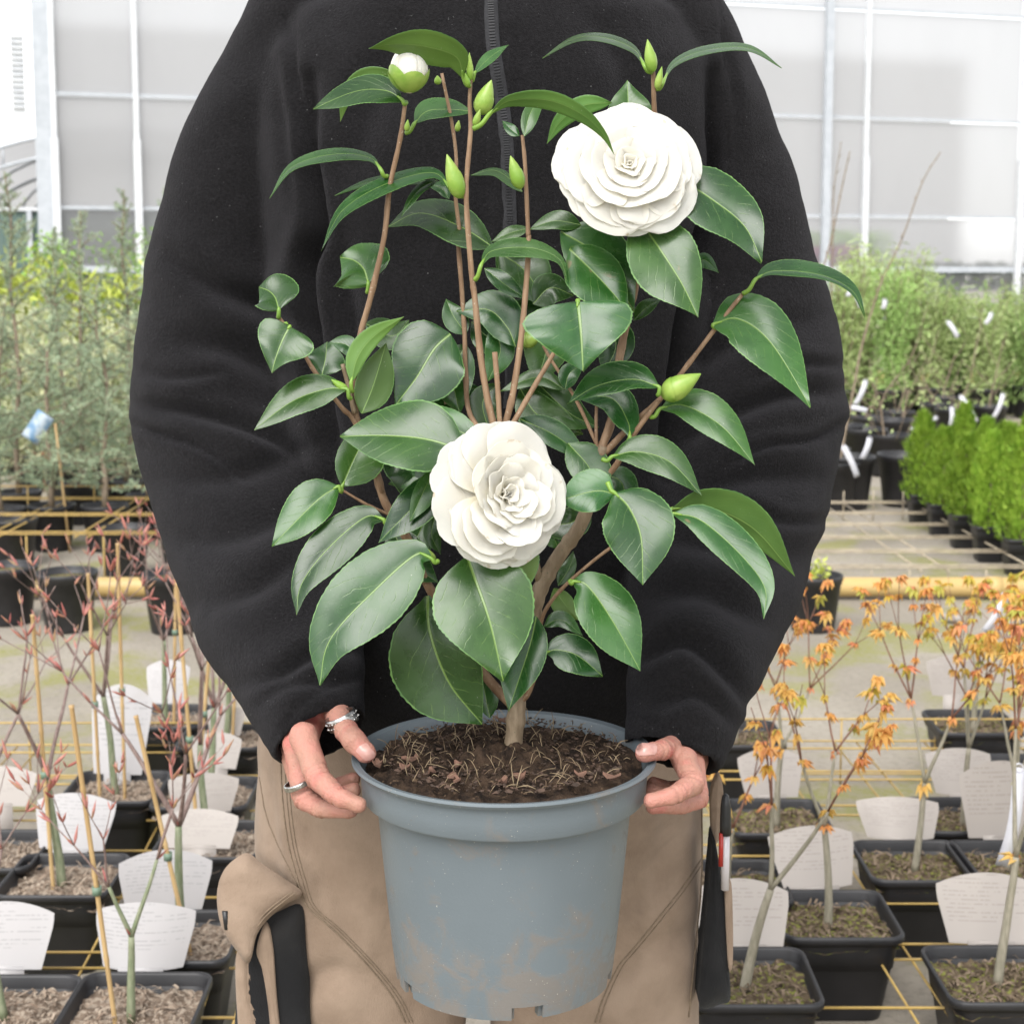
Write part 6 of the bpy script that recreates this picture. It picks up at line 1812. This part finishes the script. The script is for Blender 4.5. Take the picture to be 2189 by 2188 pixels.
for i, u_ in enumerate((1960, 2010, 2070, 2130, 2180)):
    Y = 17.5; X = (u_ - PU) / FPX * Y
    shrub('low_shrub', Vector((X, Y, 0)), .62, .3, 700, .06, .03, M['dark_green'], 'low dark green shrub in front of the greenhouse base', 'low shrubs by the greenhouse', 450 + i, stems=6, pot=False, z0=.05)
mb = MB(); mb.box(((2080 - PU) / FPX * 16.2, 16.2, .07), (3.4, .05, .13)); tag(mb.build('plank', M['yellow_pipe'], None, False), 'orange plank edging the ground beyond the bamboo', 'plank')

# ------------------------------------------------------------------ greenhouse
M['white_frame'] = simple('white_painted_steel', (0.72, 0.74, 0.76), (0.64, 0.66, 0.69), 6, 0.45)
M['grey_frame'] = simple('galvanised_steel', (0.52, 0.55, 0.59), (0.46, 0.49, 0.53), 5, 0.45)
def mk_film(name, tint, through, dirty):
    t = NT(name); ob = t.coords()
    n = t.noise(t.scalev(ob, (1, 1, .35)), .9, 4)
    col = t.mix(t.math('MULTIPLY', t.ramp(n, .35, .75), dirty), tint, (0.60, 0.60, 0.61))
    d = t.n('ShaderNodeBsdfDiffuse'); t.l(col, d.inputs[0])
    tr = t.n('ShaderNodeBsdfTranslucent'); t.l(col, tr.inputs[0])
    m1 = t.n('ShaderNodeMixShader'); m1.inputs[0].default_value = .55; t.l(d.outputs[0], m1.inputs[1]); t.l(tr.outputs[0], m1.inputs[2])
    rf = t.n('ShaderNodeBsdfRefraction'); rf.inputs['IOR'].default_value = 1.04; rf.inputs['Roughness'].default_value = .55; rf.inputs[0].default_value = (.95, .95, .96, 1)
    m2 = t.n('ShaderNodeMixShader'); m2.inputs[0].default_value = through; t.l(m1.outputs[0], m2.inputs[1]); t.l(rf.outputs[0], m2.inputs[2])
    return t.done(m2)
M['film'] = mk_film('milky_greenhouse_film', (0.66, 0.66, 0.67), .14, .45)
M['film_low'] = mk_film('dusty_lower_film', (0.50, 0.50, 0.51), .62, .6)
M['film_mid'] = mk_film('thin_lower_film', (0.56, 0.56, 0.57), .42, .5)
gh = empty('greenhouse', (0, 33, 0))
tag(gh, 'large greenhouse clad in milky translucent film with white posts', 'greenhouse')
GO = Vector((0, 33, 0))
A2 = Vector(((132 - PU) / FPX * 30, 30, 0)); B2 = Vector(((2189 - PU) / FPX * 36, 36, 0))
gd = (B2 - A2).normalized(); gn = Vector((-gd.y, gd.x, 0))
def gpt(u_):                    # where the sight line at photo column u_ meets the wall
    k_ = (u_ - PU) / FPX       # x = k y
    t_ = (k_ * A2.y - A2.x) / (gd.x - k_ * gd.y); return A2 + gd * t_
def s_of(p): return (p - A2).dot(gd)
posts = [0.0, s_of(gpt(305))]
sR = [s_of(gpt(x)) for x in (1837, 2163)]
step = sR[1] - sR[0]
s_ = posts[1] + 3.05
while s_ < sR[0] - 1.5: posts.append(s_); s_ += 3.05
posts += sR; s_ = sR[1] + step
for _ in range(3): posts.append(s_); s_ += step
GH_H = 9.0
R_g = Matrix((gd, gn, Vector((0, 0, 1)))).transposed()
for i, s_ in enumerate(posts):
    c_ = A2 + gd * s_
    mb = MB(); mb.box(c_ + Vector((0, 0, GH_H / 2)) - gn * .05 - GO, (.10, .07, GH_H), R_g); po = mb.build('post', M['white_frame'], gh, False)
    mb = MB(); mb.box(c_ + Vector((0, 0, 1.85)) - gn * .075 - GO, (.14, .10, 3.7), R_g); mb.build('post_sleeve', M['white_frame'], po, False)
# wide grey corner column and the inner columns seen through the film
mb = MB(); mb.box(A2 - gd * .20 + Vector((0, 0, GH_H / 2)) + gn * .1 - GO, (.30, .3, GH_H), R_g); mb.build('corner_column', M['grey_frame'], gh, False)
for u_ in (1752,):
    c_ = gpt(u_) - gn * .02; mb = MB(); mb.box(c_ + Vector((0, 0, GH_H / 2)) - gn * .10 - GO, (.17, .12, GH_H), R_g); mb.build('column', M['grey_frame'], gh, False)
rails = [(.08, .16), (1.22, .13), (2.40, .06), (4.55, .06), (6.90, .06)]
send = posts[-1]
for z_, h_ in rails:
    mb = MB(); mb.box(A2 + gd * send / 2 + Vector((0, 0, z_)) - gn * .01 - GO, (send, .05, h_), R_g); mb.build('rail', M['grey_frame'], gh, False)
zs = [0.16, 1.15, 2.37, 4.52, 6.87, GH_H]
for i in range(len(posts) - 1):
    for j in range(len(zs) - 1):
        w_ = posts[i + 1] - posts[i] - .06; s_ = (posts[i] + posts[i + 1]) / 2
        c_ = A2 + gd * s_ + gn * .03 - GO; z0, z1 = zs[j] + .0, zs[j + 1] - .0
        z0 += .02; z1 -= .02
        a_ = c_ - gd * w_ / 2; b_ = c_ + gd * w_ / 2
        mb = MB(); mb.add([a_ + Vector((0, 0, z0)), b_ + Vector((0, 0, z0)), b_ + Vector((0, 0, z1)), a_ + Vector((0, 0, z1))], [(0, 1, 2, 3)])
        mb.build('pane', M['film_low'] if j == 0 else M['film_mid'] if j == 1 else M['film'], gh, False)
# end wall on the left, back wall and roof film
far = 22
mb = MB(); a_ = A2 - gd * .05 - GO; b_ = a_ + gn * far
mb.add([a_, b_, b_ + Vector((0, 0, GH_H)), a_ + Vector((0, 0, GH_H))], [(0, 1, 2, 3)]); mb.build('end_wall', M['film'], gh, False)
mb = MB(); c_ = b_ + gd * send; mb.add([b_, c_, c_ + Vector((0, 0, GH_H)), b_ + Vector((0, 0, GH_H))], [(0, 1, 2, 3)]); mb.build('back_wall', M['film'], gh, False)
# louvred vent box on the corner
mb = MB(); v0 = A2 - gd * .62 - gn * .1
mb.box(v0 + Vector((0, 0, 4.9)) - GO, (.24, .10, 1.5), R_g); lv = mb.build('vent_box', M['white_frame'], gh, False)
for k_ in range(14):
    mb = MB(); mb.box(v0 - gn * .08 + Vector((0, 0, 4.25 + k_ * .1)) - GO, (.25, .03, .03), R_g); mb.build('louvre', M['white_frame'], lv, False)
# benches of plants inside, seen hazily through the film
M['pink'] = veg('pink_flower', (0.55, 0.10, 0.28), (0.62, 0.2, 0.38))
def bench(u0, u1, depth, z0, z1, mat, label, n, seed, col2='dark_green'):
    r = np.random.default_rng(seed)
    pa, pb_ = gpt(u0) + gn * depth, gpt(u1) + gn * depth
    o = empty('plant_bench', (pa + pb_) / 2); tag(o, label, 'plant bench')
    ln = (pb_ - pa).length
    mb = MB(); mb.box((0, 0, z0 - .05), (ln, 1.2, .08), R_g)
    for f in (-.45, 0, .45): mb.box(gd * ln * f + Vector((0, 0, (z0 - .09) / 2)), (.08, 1.0, z0 - .09), R_g)
    mb.build('table', M['grey_frame'], o, False)
    P = np.outer(r.uniform(-ln / 2, ln / 2, n), np.array(gd)) + np.outer(r.uniform(-.55, .55, n), np.array(gn)) + np.outer(r.uniform(z0, z1, n), [0, 0, 1])
    V_, F_ = leaf_cloud(P, r.normal(size=(n, 3)) + [0, 0, .5], r.normal(size=(n, 3)), .16, .10); tag(fast_mesh('plants', V_, F_, mat, o), kind='stuff')
bench(1745, 2010, 4.0, .95, 1.75, M['pink'], 'bench of pink flowers glowing faintly through the greenhouse film', 1500, 1)
bench(1745, 2200, 7.0, 1.2, 2.2, M['green'], 'bench of green plants far inside behind the greenhouse film', 1800, 2)
bench(2010, 2330, 3.0, .8, 1.35, M['dark_green'], 'bench of dark plants inside behind the greenhouse film', 1200, 3)
bench(140, 420, 4.0, .9, 2.0, M['dark_green'], 'bench of dark foliage behind the left greenhouse panes', 1500, 4)
# ------------------------------------------------------------------ arched tunnel house, far left
M['tunnel_green'] = simple('green_shade_mesh', (0.085, 0.14, 0.125), (0.13, 0.185, 0.165), 6, 0.8, stretch=(8, 1, .3))
M['tunnel_film'] = simple('pale_tunnel_film', (0.66, 0.66, 0.65), (0.58, 0.58, 0.57), 2, 0.4)
tn = empty('tunnel_house', (-11.0, 44, 0)); tag(tn, 'arched tunnel house with a dark green end wall beside the greenhouse', 'tunnel house')
def arch(zoff, y, n=24, half=5.4, eave=2.9, rise=2.2): return [Vector((half * math.cos(math.pi * (1 - i / n)), y, eave + zoff + rise * math.sin(math.pi * i / n))) for i in range(n + 1)]
for y in (0, 4, 8, 12):
    for zo in (0, -.55):
        mb = MB(); mb.tube(arch(zo, y), .05, 8); mb.build('hoop', M['grey_frame'], tn)
a0, a1 = arch(.02, 0.02), arch(.02, 12)
mb = MB(); n = len(a0); mb.add(a0 + a1, [(i, i + 1, n + i + 1, n + i) for i in range(n - 1)]); mb.build('roof_film', M['film'], tn)
for i in range(1, 24, 2):
    mb = MB(); mb.tube([arch(0, 0)[i], arch(-.55, 0)[i]], .03, 6); mb.build('strut', M['grey_frame'], tn)
mb = MB(); mb.box((0, .1, 1.45), (10.8, .06, 2.9)); mb.build('end_wall', M['tunnel_green'], tn, False)
mb = MB(); mb.box((0, .02, 2.92), (10.9, .12, .10)); mb.build('eave_rail', M['white_frame'], tn, False)
for x in (-5.4, -2.6, 0.0, 2.6, 5.4):
    mb = MB(); mb.box((x, 0, 1.45), (.14, .14, 2.9)); mb.build('post', M['grey_frame'], tn, False)
